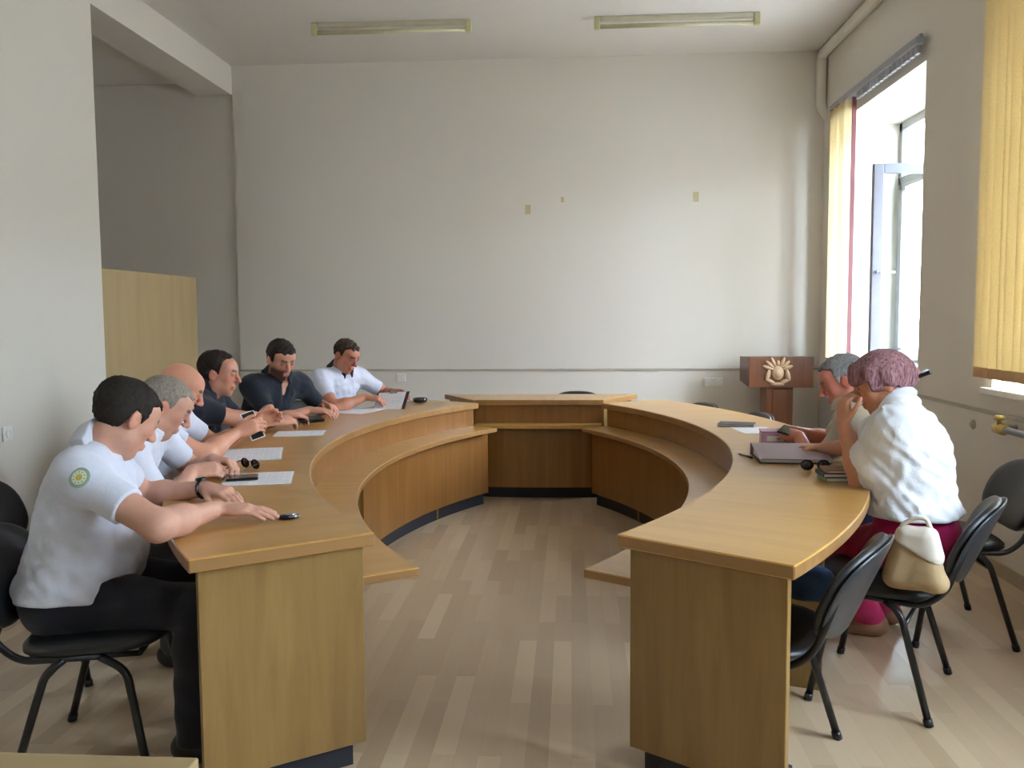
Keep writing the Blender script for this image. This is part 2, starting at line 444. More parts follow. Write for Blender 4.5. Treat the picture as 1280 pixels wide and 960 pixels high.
def socket(name, loc, axis, label, wide=.085, double=False):
    rz = {'y': 0, 'x+': PI / 2, 'x-': -PI / 2}[axis]
    r = tag(empty(name, loc, rz), label, 'socket')
    for k in range(2 if double else 1):
        m = MB(); m.box((-wide / 2 + k * wide, -.012, -.042), (wide / 2 + k * wide, 0, .042)); m.build('cover_plate', MAT['socket'], r, bevel=.006)
        m = MB(); m.lathe([(.022, 0), (.022, .004), (.019, .005), (.018, .001)], 20, 0, Matrix.Translation((k * wide, -.012, 0)) @ Matrix.Rotation(PI / 2, 4, 'X'))
        m.build('socket_face', MAT['socket'], r)
socket('wall_socket', (1.28, YB, .77), 'y', 'white double wall socket on the back wall left of the lectern', double=True)
socket('wall_socket', (-1.62, YB, .82), 'y', 'small pale wall socket on the back wall beside the man with a black collar')
socket('wall_socket', (XL, 4.74, .76), 'x+', 'white wall socket low on the left wall behind the nearest man')
m = MB(); m.lathe([(.028, 0), (.028, .008), (.016, .014), (.012, .02)], 20, 0, Matrix.Translation((XR, 5.15, .77)) @ Matrix.Rotation(-PI / 2, 4, 'Y'))
tag(m.build('wall_plug', MAT['trim']), 'small round grey plug on the right wall under the rail', 'plug')
for x, z, w, h, lab in ((-.40, 2.389, .05, .085, 'yellowed tape scrap on the back wall, leftmost and darkest of three'),
                        (-.079, 2.475, .03, .05, 'tiny faint tape scrap on the back wall, the middle one of three'),
                        (1.148, 2.482, .05, .09, 'yellowed tape scrap on the back wall, the one nearest the window')):
    m = MB(); m.box((-w / 2, -.0015, -h / 2), (w / 2, 0, h / 2)); tag(m.build('tape_scrap', MAT['tape'], loc=(x, YB, z)), lab, 'tape', 'tape scraps left on the back wall')
# radiator valve on the right wall
rv = tag(empty('radiator_valve', (XR, 4.67, .81)), 'brass radiator valve on the right wall at the picture edge', 'valve')
m = MB(); m.tube(rounded([(0, 0, 0), (-.09, 0, 0), (-.09, -.35, 0)], .03), .017, 12); m.build('pipe', MAT['winframe'], rv)
m = MB(); m.lathe([(.02, -.05), (.03, -.045), (.03, .03), (.022, .04), (.022, .06)], 16, 0, Matrix.Translation((-.09, -.03, 0)) @ Matrix.Rotation(PI / 2, 4, 'X')); m.build('valve_body', MAT['brass'], rv)
m = MB(); m.lathe([(.012, 0), (.012, .03), (.026, .032), (.026, .05), (.02, .055)], 16, 0, Matrix.Translation((-.1, -.03, .015))); m.build('valve_knob', MAT['brass'], rv)

# ------------------------------------------------------------------ ring table
TZ, TT = .75, .04
def module(cx, cy, sg, a0, a1, label):
    r = tag(empty('conference_table', (cx + sg * 3.7, cy, 0)), label, 'table', 'lacquered modules of the ring table')
    ox, oy = r.location.x, r.location.y
    P = lambda R, a: (cx + sg * R * math.cos(a) - ox, cy + R * math.sin(a) - oy)
    def polar(p):
        x, y = (p.x + ox - cx) * sg, p.y + oy - cy
        return math.hypot(x, y), math.atan2(y, x)
    def uvr(p, n):
        R, a = polar(p); return (a * 3.7, R) if abs(n.z) > .5 else (a * 3.7, p.z)
    def uve(p, n):
        R, a = polar(p); return (R, p.z)
    e = .03 / 3.8
    m = MB(); m.sector(P, 3.50, 4.05, a0, a1, TZ - TT, TZ); tt = m.build('tabletop', [MAT['top'], MAT['edge']], r, bevel=.004, uvf=uvr, segs=1, sides=1)
    m = MB(); m.sector(P, 3.30, 3.525, a0 + .035, a1 - .01, .55, .58); m.build('shelf', [MAT['top'], MAT['edge']], r, bevel=.003, uvf=uvr, segs=1, sides=1)
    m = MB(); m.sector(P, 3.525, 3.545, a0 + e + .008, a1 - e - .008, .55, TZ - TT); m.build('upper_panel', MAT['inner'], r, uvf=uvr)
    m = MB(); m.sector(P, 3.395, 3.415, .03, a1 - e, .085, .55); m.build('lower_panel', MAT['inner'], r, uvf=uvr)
    m = MB(); m.sector(P, 3.42, 3.52, .035, a1 - e * 2, 0, .10); m.build('plinth', MAT['plinth'], r)
    for (b, t) in ((a0 + e, 1), (a1 - e, -1)):
        m = MB(); d = t * .024 / 3.8
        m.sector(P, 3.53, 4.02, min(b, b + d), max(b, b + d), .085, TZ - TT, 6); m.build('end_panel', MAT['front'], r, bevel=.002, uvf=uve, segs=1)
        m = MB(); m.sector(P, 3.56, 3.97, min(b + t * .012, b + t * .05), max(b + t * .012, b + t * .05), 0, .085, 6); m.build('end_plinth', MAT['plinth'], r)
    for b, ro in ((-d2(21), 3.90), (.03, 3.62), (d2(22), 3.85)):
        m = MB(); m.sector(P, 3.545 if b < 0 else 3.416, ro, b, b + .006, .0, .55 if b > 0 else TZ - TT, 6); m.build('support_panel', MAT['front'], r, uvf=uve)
    return r
d2 = math.radians
CLX, CRX, CY = 2.24, -2.71, 4.66
module(CRX, CY, 1, -d2(35.6), d2(33), 'curved table module on the window side with two people seated at it')
module(CLX, CY, -1, -d2(35.8), d2(33), 'curved table module with six men seated along it')
# far module
r = tag(empty('conference_table', (-.255, 6.95, 0)), 'short straight far table module closing the ring, nobody at it', 'table', 'lacquered modules of the ring table')
def trap(hf, hr, yf, yr, bow=0):
    fr = [(-hf + 2 * hf * i / 10, yf - bow * (1 - (i / 5 - 1) ** 2)) for i in range(11)]
    return fr + [(hr, yr), (-hr, yr)]
m = MB(); m.prism(trap(.50, .79, -.255, .24, .01), TZ - TT + .012, TZ + .012); m.build('tabletop', [MAT['top'], MAT['edge']], r, bevel=.003, uvf=lambda p, n: (p.x, p.y) if abs(n.z) > .5 else (p.x, p.z), segs=1, sides=1)
m = MB(); m.prism(trap(.485, .485, -.33, -.2, .03), .55, .58); m.build('shelf', MAT['top'], r, bevel=.003, segs=1)
m = MB(); m.prism(trap(.485, .485, -.22, -.20, .0), .58, TZ - TT + .012); m.build('upper_panel', MAT['inner'], r)
m = MB(); m.prism(trap(.485, .485, -.235, -.215, .03), .085, .55); m.build('lower_panel', MAT['inner'], r)
m = MB(); m.prism(trap(.46, .46, -.2, -.17, .03), 0, .10); m.build('plinth', MAT['plinth'], r)
for s in (-1, 1):
    m = MB(); m.prism([(s * .485, -.2), (s * .505, -.2), (s * .74, .2), (s * .72, .2)], .0, TZ - TT + .012); m.build('end_panel', MAT['front'], r)

# near desk at the lower left corner
r = tag(empty('desk', (-1.16, .93, 0)), 'plain wooden desk in front, only its far edge showing at the lower left', 'desk')
m = MB(); m.box((-.6, -.32, .722), (.6, .312, .75)); m.build('desktop', MAT['ply'], r, bevel=.004, uvf=lambda p, n: (p.y, p.x))
for s in (-1, 1):
    m = MB(); m.box((s * .56 - .011, -.28, 0), (s * .56 + .011, .28, .722)); m.build('side_panel', MAT['ply'], r)
m = MB(); m.box((-.549, -.02, .3), (.549, 0, .722)); m.build('modesty_panel', MAT['ply'], r)

# pale cabinet standing in the alcove opening
r = tag(empty('cabinet', (XL - .27, 6.62, 0)), 'tall pale wooden cabinet with a plain side standing in the alcove opening', 'cabinet')
m = MB(); m.box((-.25, -.76, .06), (.232, .76, 1.735)); m.build('carcass', MAT['ply'], r, bevel=.003)
m = MB(); m.box((.233, -.76, .06), (.252, .772, 1.75)); m.build('side_panel', MAT['ply'], r, bevel=.003)
m = MB(); m.box((-.23, -.74, 0), (.21, .74, .06)); m.build('plinth', MAT['plinth'], r)

# lectern
lx, ly = 1.815, 7.75
r = tag(empty('lectern', (lx, ly, 0)), 'dark walnut lectern with a pale carved emblem against the back wall', 'lectern')
m = MB(); w = .275
m.poly([(-w, 0, .765), (w, 0, .765), (w, 0, 1.035), (-w, 0, 1.035)])
B_ = [(-w, .42, .80), (w, .42, .80), (w, .42, 1.02), (-w, .42, 1.02)]; A_ = [(-w, 0, .765), (w, 0, .765), (w, 0, 1.035), (-w, 0, 1.035)]
m.poly(B_[::-1])
for i in range(4): m.poly([A_[i], A_[i - 1], B_[i - 1], B_[i]])
bmesh.ops.remove_doubles(m.bm, verts=m.bm.verts[:], dist=1e-5)
m.build('head_box', MAT['lectern'], r, bevel=.005)
m = MB(); m.box((-.115, .04, .05), (.115, .3, .765)); m.build('column', MAT['lectern'], r, bevel=.004)
m = MB(); m.box((-.06, .03, .10), (.06, .04, .74)); m.build('column_panel', MAT['lectern'], r, bevel=.004)
m = MB(); m.box((-.26, -.02, 0), (.26, .40, .05)); m.build('base', MAT['lectern'], r, bevel=.006)
m = MB()
def blob(cx, cz, rx, rz_, ry=.014, rot=0):
    M_ = Matrix.Translation((cx, -.004, cz)) @ Matrix.Rotation(rot, 4, 'Y') @ Matrix.Diagonal((rx, ry, rz_, 1))
    bmesh.ops.create_uvsphere(m.bm, u_segments=14, v_segments=8, radius=1, matrix=M_)
ex, ez = -.03, .895
blob(ex, ez, .052, .066, .022); blob(ex, ez - .005, .036, .045, .03)
for k, a in enumerate((-1.25, -.85, -.45, .45, .85, 1.25)):
    blob(ex + .085 * math.sin(a), ez + .02 + .075 * math.cos(a), .017, .052, .016, a)
for s in (-1, 1):
    blob(ex + s * .085, ez - .02, .022, .055, .018, s * -.25); blob(ex + s * .06, ez - .075, .018, .045, .014, s * 1.1)
blob(ex, ez - .1, .06, .016, .014); blob(ex, ez + .085, .018, .026, .02)
for f in m.bm.faces: f.smooth = True
o = m.build('emblem', MAT['emblem'], r); o['label'] = 'pale carved emblem'

# ------------------------------------------------------------------ chairs
def pad(m, cx, hx, hy, zf, th, pw=3.2, nx=14, ny=14, mi=0, crown=.012):
    """rounded cushion: superellipse outline, zf(u,v) centre height"""
    def ring(t, side):
        pts = []
        for k in range(40):
            a = 2 * PI * k / 40; c, s = math.cos(a), math.sin(a)
            u = math.copysign(abs(c) ** (2 / pw), c) * t; v = math.copysign(abs(s) ** (2 / pw), s) * t
            pts.append((u, v))
        return pts
    levels = [(.0001, 1), (.5, 1), (.8, .96), (.93, .8), (1, .35), (1, -.35), (.93, -.8), (.8, -.96), (.5, -1), (.0001, -1)]
    rows = []
    for t, s in levels:
        row = []
        for u, v in ring(t, s):
            p = zf(u, v); nrm = p[1]; row.append(m.bm.verts.new(Vector(p[0]) + Vector(nrm) * (s * th / 2 + (crown * (1 - t * t) if s > 0 else 0))))
        rows.append(row)
    for i in range(len(rows) - 1):
        for k in range(40):
            f = m.bm.faces.new((rows[i][k], rows[i][(k + 1) % 40], rows[i + 1][(k + 1) % 40], rows[i + 1][k])); f.smooth = True; f.material_index = mi
    bmesh.ops.remove_doubles(m.bm, verts=rows[0] + rows[-1], dist=.0005)

GC = 'black padded visitor chairs around the ring table'
def make_chair(label):
    r = tag(empty('visitor_chair'), label, 'chair', GC)
    m = MB(); pad(m, 0, .22, .235, lambda u, v: ((.01 + .215 * u, .235 * v, .43 + .006 * u - .012 * (1 - v * v) * (1 if u < .5 else .4)), (0, 0, 1)), .05); m.build('seat', MAT['black'], r)
    def bk(off):
        def f(u, v):
            z = .61 + .145 * u; x = -.282 - .062 * u - .05 * (1 - v * v) + .02 + off
            return ((x, .235 * v, z), (.92, 0, .39))
        return f
    m = MB(); pad(m, 0, .15, .235, bk(.0), .04, 2.6, crown=.006); b = m.build('backrest', MAT['black'], r)
    m = MB(); pad(m, 0, .15, .235, bk(-.022), .012, 2.6, crown=0); m.build('back_shell', MAT['shell'], b)
    for s in (-1, 1):
        for fx, kx in ((.20, .13), (-.205, -.10)):
            m = MB(); m.tube(rounded([(fx, s * .262, .004), (kx, s * .222, .36), (kx * .45, s * .218, .402)], .08), .0125, 10); lg = m.build('leg', MAT['tube'], r)
            m = MB(); m.tube([(fx, s * .262, 0), (fx - (fx - kx) * .07, s * .2593, .025)], .0155, 10); m.build('foot_cap', MAT['tube'], lg)
        m = MB(); m.tube(rounded([(.06, s * .215, .405), (-.17, s * .215, .40), (-.238, s * .215, .46), (-.312, s * .20, .68)], .07), .0115, 10); m.build('back_support', MAT['tube'], r)
    m = MB(); m.tube(rounded([(.16, -.19, .398), (.16, .19, .398), (-.16, .19, .398), (-.16, -.19, .398), (.16, -.19, .398)], .05), .009, 8); m.build('seat_frame', MAT['tube'], r)
    m = MB(); m.tube([(-.115, -.222, .33), (-.115, .222, .33)], .008, 8); m.build('stretcher', MAT['tube'], r)
    return r

ch0 = make_chair('empty black chair in front, tucked under the near end of the window side table')
fac_ = math.atan2(.48, -.87)
ch0.location = (.575, 2.755, 0); ch0.rotation_euler = (0, 0, fac_)
# (x, y, heading, label)
CH = [(1.163, 3.317, fac_, 'black chair under the woman, tan bag on its seat'),
      (1.66, 3.97, PI - .06, 'black chair under the grey-haired man in beige, at the right edge'),
      (-1.50, 2.665, .2, 'black chair under the nearest man in a white polo at the left edge'),
      (-2.08, 3.40, .12, 'chair under the grey-haired man in white, hidden behind the nearest man'),
      (-2.0, 4.05, .15, 'chair under the bald man in white, hidden behind his neighbour'),
      (-2.2, 4.72, .0, 'chair under the balding man in navy, hidden behind his neighbours'),
      (-2.13, 5.58, -.45, 'chair under the bearded man in a navy polo, hidden behind the table'),
      (-1.90, 6.50, -.6, 'chair under the man in a white polo with a black collar, hidden behind the table'),
      (.05, 7.17, -PI / 2, 'empty black chair behind the far table, only its back top showing'),
      (.665, 6.36, -2.676, 'empty black chair beyond the window side table, its back top showing left of the lectern'),
      (.905, 5.765, -2.845, 'empty black chair beyond the window side table, its back top before the lectern column')]
CHO = [dup(ch0, (x, y, 0), h, lab) for x, y, h, lab in CH]

# ------------------------------------------------------------------ people: one distance field per figure
def V(*a): return np.array(a, dtype=float)
def unit(v): v = np.asarray(v, float); return v / np.linalg.norm(v)

class Field:
    def __init__(s, lo, hi, h):
        s.h = h; s.lo = np.array(lo, float)
        s.ax = [np.arange(lo[i], hi[i] + h, h, dtype=f32) for i in range(3)]
        s.F = np.full([len(a) for a in s.ax], .08, f32)
    def win(s, lo, hi):
        sl = []
        for i in range(3):
            a = int(max(0, math.floor((lo[i] - s.lo[i]) / s.h))); b = int(min(len(s.ax[i]), math.ceil((hi[i] - s.lo[i]) / s.h) + 1))
            if b <= a: return None
            sl.append(slice(a, b))
        return tuple(sl), s.ax[0][sl[0]][:, None, None], s.ax[1][sl[1]][None, :, None], s.ax[2][sl[2]][None, None, :]
    def all(s): return (slice(None),) * 3, s.ax[0][:, None, None], s.ax[1][None, :, None], s.ax[2][None, None, :]
    def put(s, prim, off=0.0, k=None):
        lo, hi, fn, k0 = prim; k = k0 if k is None else k
        pad_ = k + .03 + abs(off)
        w = s.win(lo - pad_, hi + pad_)
        if w is None: return
        sl, X, Y, Z = w; d = (fn(X, Y, Z) - f32(off)).astype(f32)
        A = s.F[sl]
        if k > 0:
            hh = np.maximum(k - np.abs(A - d), 0) / k; s.F[sl] = np.minimum(A, d) - hh * hh * (k * .25)
        else: s.F[sl] = np.minimum(A, d)
    def carve(s, prim, k=.004, off=0.0):
        lo, hi, fn, _ = prim; w = s.win(lo - .03, hi + .03)
        if w is None: return
        sl, X, Y, Z = w; d = -(fn(X, Y, Z) - f32(off)).astype(f32); A = s.F[sl]
        hh = np.maximum(k - np.abs(A - d), 0) / k; s.F[sl] = np.maximum(A, d) + hh * hh * (k * .25)
    def cut(s, fn, k=.004):
        """keep where fn < 0"""
        sl, X, Y, Z = s.all(); d = fn(X, Y, Z).astype(f32)
        hh = np.maximum(k - np.abs(s.F - d), 0) / k; s.F = np.maximum(s.F, d) + hh * hh * (k * .25)
    def wrinkle(s, amp, freqs):
        sl, X, Y, Z = s.all(); n = 0
        for (a, b, c, ph) in freqs: n = n + np.sin(a * X + b * Y + c * Z + ph + 1.3 * np.sin(.43 * (b * X - a * Z) + .37 * c * Y))
        s.F = s.F + f32(amp / len(freqs)) * n.astype(f32)
    def mesh(s, name):
        F = s.F; S = F < 0; nx, ny, nz = F.shape
        cnt = np.zeros((nx - 1, ny - 1, nz - 1), np.int8)
        for i in (0, 1):
            for j in (0, 1):
                for k in (0, 1): cnt += S[i:nx - 1 + i, j:ny - 1 + j, k:nz - 1 + k]
        act = (cnt > 0) & (cnt < 8); I = np.argwhere(act); n = len(I)
        idx = np.full(act.shape, -1, np.int32); idx[act] = np.arange(n)
        cs = {(i, j, k): F[I[:, 0] + i, I[:, 1] + j, I[:, 2] + k] for i in (0, 1) for j in (0, 1) for k in (0, 1)}
        acc = np.zeros((n, 3)); num = np.zeros(n)
        for axis in range(3):
            for u in (0, 1):
                for v in (0, 1):
                    c = [0, 0, 0]; o = [a for a in range(3) if a != axis]; c[o[0]] = u; c[o[1]] = v
                    a = cs[tuple(c)]; c2 = list(c); c2[axis] = 1; b = cs[tuple(c2)]
                    m_ = (a < 0) != (b < 0); t = np.where(m_, a / np.where(m_, a - b, 1), 0)
                    p = np.zeros((n, 3)); p[:] = c; p[:, axis] = t
                    acc += p * m_[:, None]; num += m_
        co_ = (I + acc / num[:, None]) * s.h + s.lo
        quads = []
        for axis in range(3):
            o1, o2 = [(1, 2), (2, 0), (0, 1)][axis]
            a = np.take(S, range(0, S.shape[axis] - 1), axis); b = np.take(S, range(1, S.shape[axis]), axis)
            E_ = np.argwhere(a != b); inside = a[tuple(E_.T)]
            ok = (E_[:, o1] > 0) & (E_[:, o2] > 0) & (E_[:, o1] < S.shape[o1] - 1) & (E_[:, o2] < S.shape[o2] - 1)
            E_, inside = E_[ok], inside[ok]
            def ci(d1, d2):
                q = E_.copy(); q[:, o1] += d1; q[:, o2] += d2; return idx[tuple(q.T)]
            q = np.stack([ci(-1, -1), ci(0, -1), ci(0, 0), ci(-1, 0)], 1)
            q[~inside] = q[~inside][:, ::-1]; quads.append(q)
        Q = np.concatenate(quads); Q = Q[(Q >= 0).all(1)]
        me = bpy.data.meshes.new(name)
        me.vertices.add(n); me.vertices.foreach_set('co', co_.astype(f32).ravel())
        me.loops.add(len(Q) * 4); me.loops.foreach_set('vertex_index', Q.astype(np.int32).ravel())
        me.polygons.add(len(Q)); me.polygons.foreach_set('loop_start', np.arange(0, len(Q) * 4, 4, dtype=np.int32))
        me.polygons.foreach_set('loop_total', np.full(len(Q), 4, np.int32))
        me.polygons.foreach_set('use_smooth', np.ones(len(Q), bool))
        me.update(calc_edges=True); me.validate()
        return me, co_

def cone(a, b, r1, r2, k=.02):
    a = np.asarray(a, float); b = np.asarray(b, float); ba = b - a; L2 = float(ba @ ba) + 1e-9
    R = max(r1, r2); lo = np.minimum(a, b) - R; hi = np.maximum(a, b) + R
    def fn(X, Y, Z):
        x, y, z = X - f32(a[0]), Y - f32(a[1]), Z - f32(a[2])
        t = np.clip((x * f32(ba[0]) + y * f32(ba[1]) + z * f32(ba[2])) / f32(L2), 0, 1)
        dx, dy, dz = x - t * f32(ba[0]), y - t * f32(ba[1]), z - t * f32(ba[2])
        return np.sqrt(dx * dx + dy * dy + dz * dz) - (f32(r1) + t * f32(r2 - r1))
    return lo, hi, fn, k
def ball(c, r, k=.02): return cone(c, V(*c) + V(0, 0, 1e-4), r, r, k)
def ell(c, A, r, k=.02):
    """A: 3x3 rows = axes"""
    c = np.asarray(c, float); A = np.asarray(A, float); R = max(r)
    ext = np.sqrt(((A * np.array(r)[:, None]) ** 2).sum(0)); lo, hi = c - ext, c + ext
    def fn(X, Y, Z):
        x, y, z = X - f32(c[0]), Y - f32(c[1]), Z - f32(c[2]); k0 = 0; k1 = 0
        for i in range(3):
            q = (x * f32(A[i, 0]) + y * f32(A[i, 1]) + z * f32(A[i, 2])) / f32(r[i])
            k0 = k0 + q * q; k1 = k1 + (q / f32(r[i])) ** 2
        k0 = np.sqrt(k0); return k0 * (k0 - 1) / np.maximum(np.sqrt(k1), f32(1e-6))
    return lo, hi, fn, k

def ik(a, t, l1, l2, pole):
    a, t, pole = map(lambda v: np.asarray(v, float), (a, t, pole)); d = t - a; L = min(np.linalg.norm(d), (l1 + l2) * .995)
    u = unit(d); x = (l1 * l1 - l2 * l2 + L * L) / (2 * L); hgt = math.sqrt(max(l1 * l1 - x * x, 1e-6))
    p = pole - a; p = p - u * (p @ u); p = unit(p)
    return a + u * x + p * hgt, a + u * L

WR2 = [(95, 40, 70, .2), (-40, 110, 60, 1.1), (70, -60, 95, 2.2)]
WR = [(31, 12, 47, .3), (-22, 41, 29, 1.7), (52, -18, -33, 2.9), (14, 60, -21, 4.1)]

def make_person(label, P, M_, H, head_f, hd, SL, SR, WL, WRt, eL, eR, handL, handR, h=.006, skin=lin(196, 140, 112),
                shirt=None, trousers=None, hair=None, collar=None, sleeve=.62, kneeL=None, kneeR=None, footL=None, footR=None, belly=.0,
                beard=0, brow=None, gender='m', roll=0, opening=0, open_col=None, hem=.0, badge=False, watch=None, head_s=1.0, bulk=1.0, ul=.285, fl=.25, hemz=None, shoe=lin(30, 26, 26), loose=.0, lip=None, nohairline=False):
    lip = lip or tuple(c * k for c, k in zip(skin[:3], (.86, .66, .66))) + (1,)
    P, M_, H, SL, SR, WL, WRt = map(lambda v: np.asarray(v, float), (P, M_, H, SL, SR, WL, WRt))
    fx = V(math.cos(hd), math.sin(hd), 0); ly = V(-math.sin(hd), math.cos(hd), 0)
    f = unit(head_f); upv = unit(V(0, 0, 1) - f * f[2]); l = np.cross(upv, f)
    upv, l = upv * math.cos(roll) + l * math.sin(roll), l * math.cos(roll) - upv * math.sin(roll)
    HA = np.array([f, l, upv]); s = head_s
    hp = lambda x, y, z: H + s * (x * f + y * l + z * upv)
    sp = unit(M_ - P); tf = unit(fx - sp * (fx @ sp)); tl = np.cross(sp, tf); TA = np.array([tf, tl, sp])
    sl = unit(SL - SR); cf = unit(np.cross(sl, sp)); CA = np.array([cf, np.cross(sp, cf), sp])
    # limbs
    EL, WL = ik(SL, WL, ul, fl, eL); ER, WRt = ik(SR, WRt, ul, fl, eR)
    HL = P + ly * .09 + V(0, 0, -.01); HR = P - ly * .09 + V(0, 0, -.01)
    dfl = lambda sg: (P + fx * .42 + ly * sg * .13 + V(0, 0, .3), P + fx * .40 + ly * sg * .12 - V(0, 0, P[2] - .085))
    kL, aL = (kneeL, footL) if footL is not None else dfl(1)
    kR, aR = (kneeR, footR) if footR is not None else dfl(-1)
    KL, AL = ik(HL, aL, .43, .42, kL); KR, AR = ik(HR, aR, .43, .42, kR)
    NB = M_ + sp * .045 + cf * -.005; NT = hp(-.028, 0, -.07)
    # torso prims (also used for clothing)
    at = lambda t: P + (M_ - P) * t
    bk = bulk
    torso = [ell(at(0.0), TA, (.125 * bk, .168 * bk, .125), .06), ell(at(.33) + tf * (.012 + belly * .6), TA, ((.118 + belly) * bk, (.152 + belly * .6) * bk, .16), .06),
             ell(at(.70), CA, (.118 * bk, .162 * bk, .165), .06), cone(SL, SR, .060, .060, .07)]
    traps = [cone(NB + (NT - NB) * .25, SL * .75 + M_ * .25 + sp * .015, .05, .045, .04), cone(NB + (NT - NB) * .25, SR * .75 + M_ * .25 + sp * .015, .05, .045, .04)]
    if gender == 'f':
        for sg in (1, -1): torso.append(ball(at(.66) + cf * .085 + CA[1] * sg * .075, .062, .05))
    arms = {}
    w0 = 1.0 if gender == 'm' else .9
    for sg, (S_, E_, W_) in {1: (SL, EL, WL), -1: (SR, ER, WRt)}.items():
        arms[sg] = dict(up=cone(S_, E_, .056 * w0, .044 * w0, .045), lo=cone(E_, E_ + (W_ - E_) * .35, .043 * w0, .045 * w0, .03), wr=cone(E_ + (W_ - E_) * .3, W_, .043 * w0, .027 * w0, .03), S=S_, E=E_, W=W_)
    legs = []
    for (h_, k_, a_) in ((HL, KL, AL), (HR, KR, AR)):
        legs += [cone(h_, k_, .088, .058, .05), cone(k_, k_ + (a_ - k_) * .35, .056, .056, .03), cone(k_ + (a_ - k_) * .3, a_, .056, .040, .03)]
    feet = [(AL, unit(V(fx[0], fx[1], 0) + .18 * ly)), (AR, unit(V(fx[0], fx[1], 0) - .18 * ly))]
    fr = [[cone(a_ + d_ * -.03 - V(0, 0, .045), a_ + d_ * .15 - V(0, 0, .058), .038, .03, .03)] for a_, d_ in feet]
    # head prims
    E3 = lambda c, r, k: ell(hp(*c), HA, tuple(s * q for q in r), k)
    head = [E3((-.014, 0, .03), (.098, .077, .084), .02), E3((.022, 0, -.035), (.064, .060, .078), .03),
            ball(hp(.058, 0, -.098), .021 * s, .028), E3((.045, 0, .042), (.045, .062, .045), .025)]
    for sg in (1, -1):
        head += [ball(hp(.0, sg * .049, -.062), .022 * s, .03), ball(hp(.056, sg * .041, -.014), .02 * s, .022)]
    head += [cone(hp(.083, -.03, .024), hp(.083, .03, .024), .0095 * s, .0095 * s, .014)]
    nose = [cone(hp(.088, 0, .016), hp(.112, 0, -.026), .0075 * s, .0125 * s, .012)] + [ball(hp(.099, sg * .0115, -.031), .0085 * s, .008) for sg in (1, -1)]
    ears = []
    for sg in (1, -1):
        A2 = np.array([unit(f - .25 * l * sg), unit(l * sg + .25 * f), upv])
        ears.append(ell(hp(-.01, sg * .081, -.004), A2, (.021 * s, .0085 * s, .034 * s), .008))
    neck = [cone(NT, NB, .053 * (1 if gender == 'm' else .88), .062 * (1 if gender == 'm' else .86), .03)]
    # hands
    hands = []; hand_info = {}
    for sg, W_, E_, hs in ((1, WL, EL, handL), (-1, WRt, ER, handR)):
        d = unit(hs.get('dir', W_ - E_)); n = np.asarray(hs.get('back', (0, 0, 1)), float); n = unit(n - d * (n @ d)); th = np.cross(n, d) * -sg   # thumb side
        cu = hs.get('curl', .5); spread = hs.get('spread', .1); g = 1.0 if gender == 'm' else .92
        pt = lambda x, y, z: W_ + g * (x * d + y * th + z * n)
        hands.append(ell(pt(.05, 0, 0), np.array([d, th, n]), (.052 * g, .04 * g, .017 * g), .014))
        for q, (y, Ls, r) in enumerate(((.027, (.042, .026, .021), .0088), (.009, (.046, .030, .022), .009), (-.0095, (.042, .028, .022), .0086), (-.027, (.034, .021, .019), .0076))):
            k0 = pt(.092 - .004 * abs(q - 1.2), y, .002)
            hands.append(cone(pt(.015, y * .55, 0), k0, .0135 * g, .0105 * g, .012))
            a = 0.0; p = k0; dd = unit(d + th * (y / .027) * spread)
            cq = cu[q] if isinstance(cu, (list, tuple)) else cu
            for j, Lj in enumerate(Ls):
                a += cq * (.75, 1.0, .7)[j]; v = dd * math.cos(a) - n * math.sin(a); p2 = p + v * Lj * g
                hands.append(cone(p, p2, r * g, (r - .0008) * g, .004 if j else .007)); p = p2
        tc = hs.get('thumb', .5); p = pt(.022, .028, -.006); v = unit(d * .72 + th * (.75 - .5 * tc) - n * .35 * tc)
        for j, Lj in enumerate((.042, .032, .026)):
            p2 = p + v * Lj * g; hands.append(cone(p, p2, (.0125, .0105, .0095)[j] * g, (.0105, .0095, .0085)[j] * g, .008 if j == 0 else .004)); p = p2
            v = unit(v + d * .28 - th * .28 * tc - n * .1)
        hand_info[sg] = (W_, d, th, n)
    allp = torso + traps + [x for a in arms.values() for x in (a['up'], a['lo'], a['wr'])] + legs + [x for y in fr for x in y] + head + nose + ears + neck + hands
    lo = np.min([p[0] for p in allp], 0) - .03; hi = np.max([p[1] for p in allp], 0) + .03; lo[2] = -.02
    F = Field(lo, hi, h)
    for p in legs + torso + traps + [x for y in fr for x in y]: F.put(p)
    for a in arms.values():
        for q in ('up', 'lo', 'wr'): F.put(a[q])
    for p in neck + head: F.put(p)
    for sg in (1, -1): F.carve(ball(hp(.1, sg * .032, .006), .0165 * s), .014)
    for sg in (1, -1): F.put(ball(hp(.0795, sg * .032, .006), .0118 * s), k=.005)
    for sg in (1, -1):
        F.put(cone(hp(.0885, sg * .021, .0125), hp(.083, sg * .045, .0115), .0048 * s, .0042 * s), k=.005)
    for p in nose: F.put(p)
    F.put(cone(hp(.0865, -.017, -.060), hp(.0865, .017, -.060), .0072 * s, .0072 * s), k=.006)
    F.put(cone(hp(.0835, -.015, -.071), hp(.0835, .015, -.071), .0078 * s, .0078 * s), k=.006)
    for p in ears: F.put(p)
    for sg in (1, -1): F.carve(ball(hp(-.004, sg * .092, -.004), .009 * s), .006)
    for p in hands: F.put(p)
    me, co_ = F.mesh('person')
    # skin tones: lips, brows, eyes, beard are colours of the skin itself
    q = (co_ - H) @ HA.T / s; n = len(co_); col = np.tile(np.array(skin), (n, 1))
    def blend(mask, c): col[:] = col * (1 - mask[:, None]) + np.array(c) * mask[:, None]
    sm_ = lambda d, a, b: np.clip((b - d) / (b - a), 0, 1)
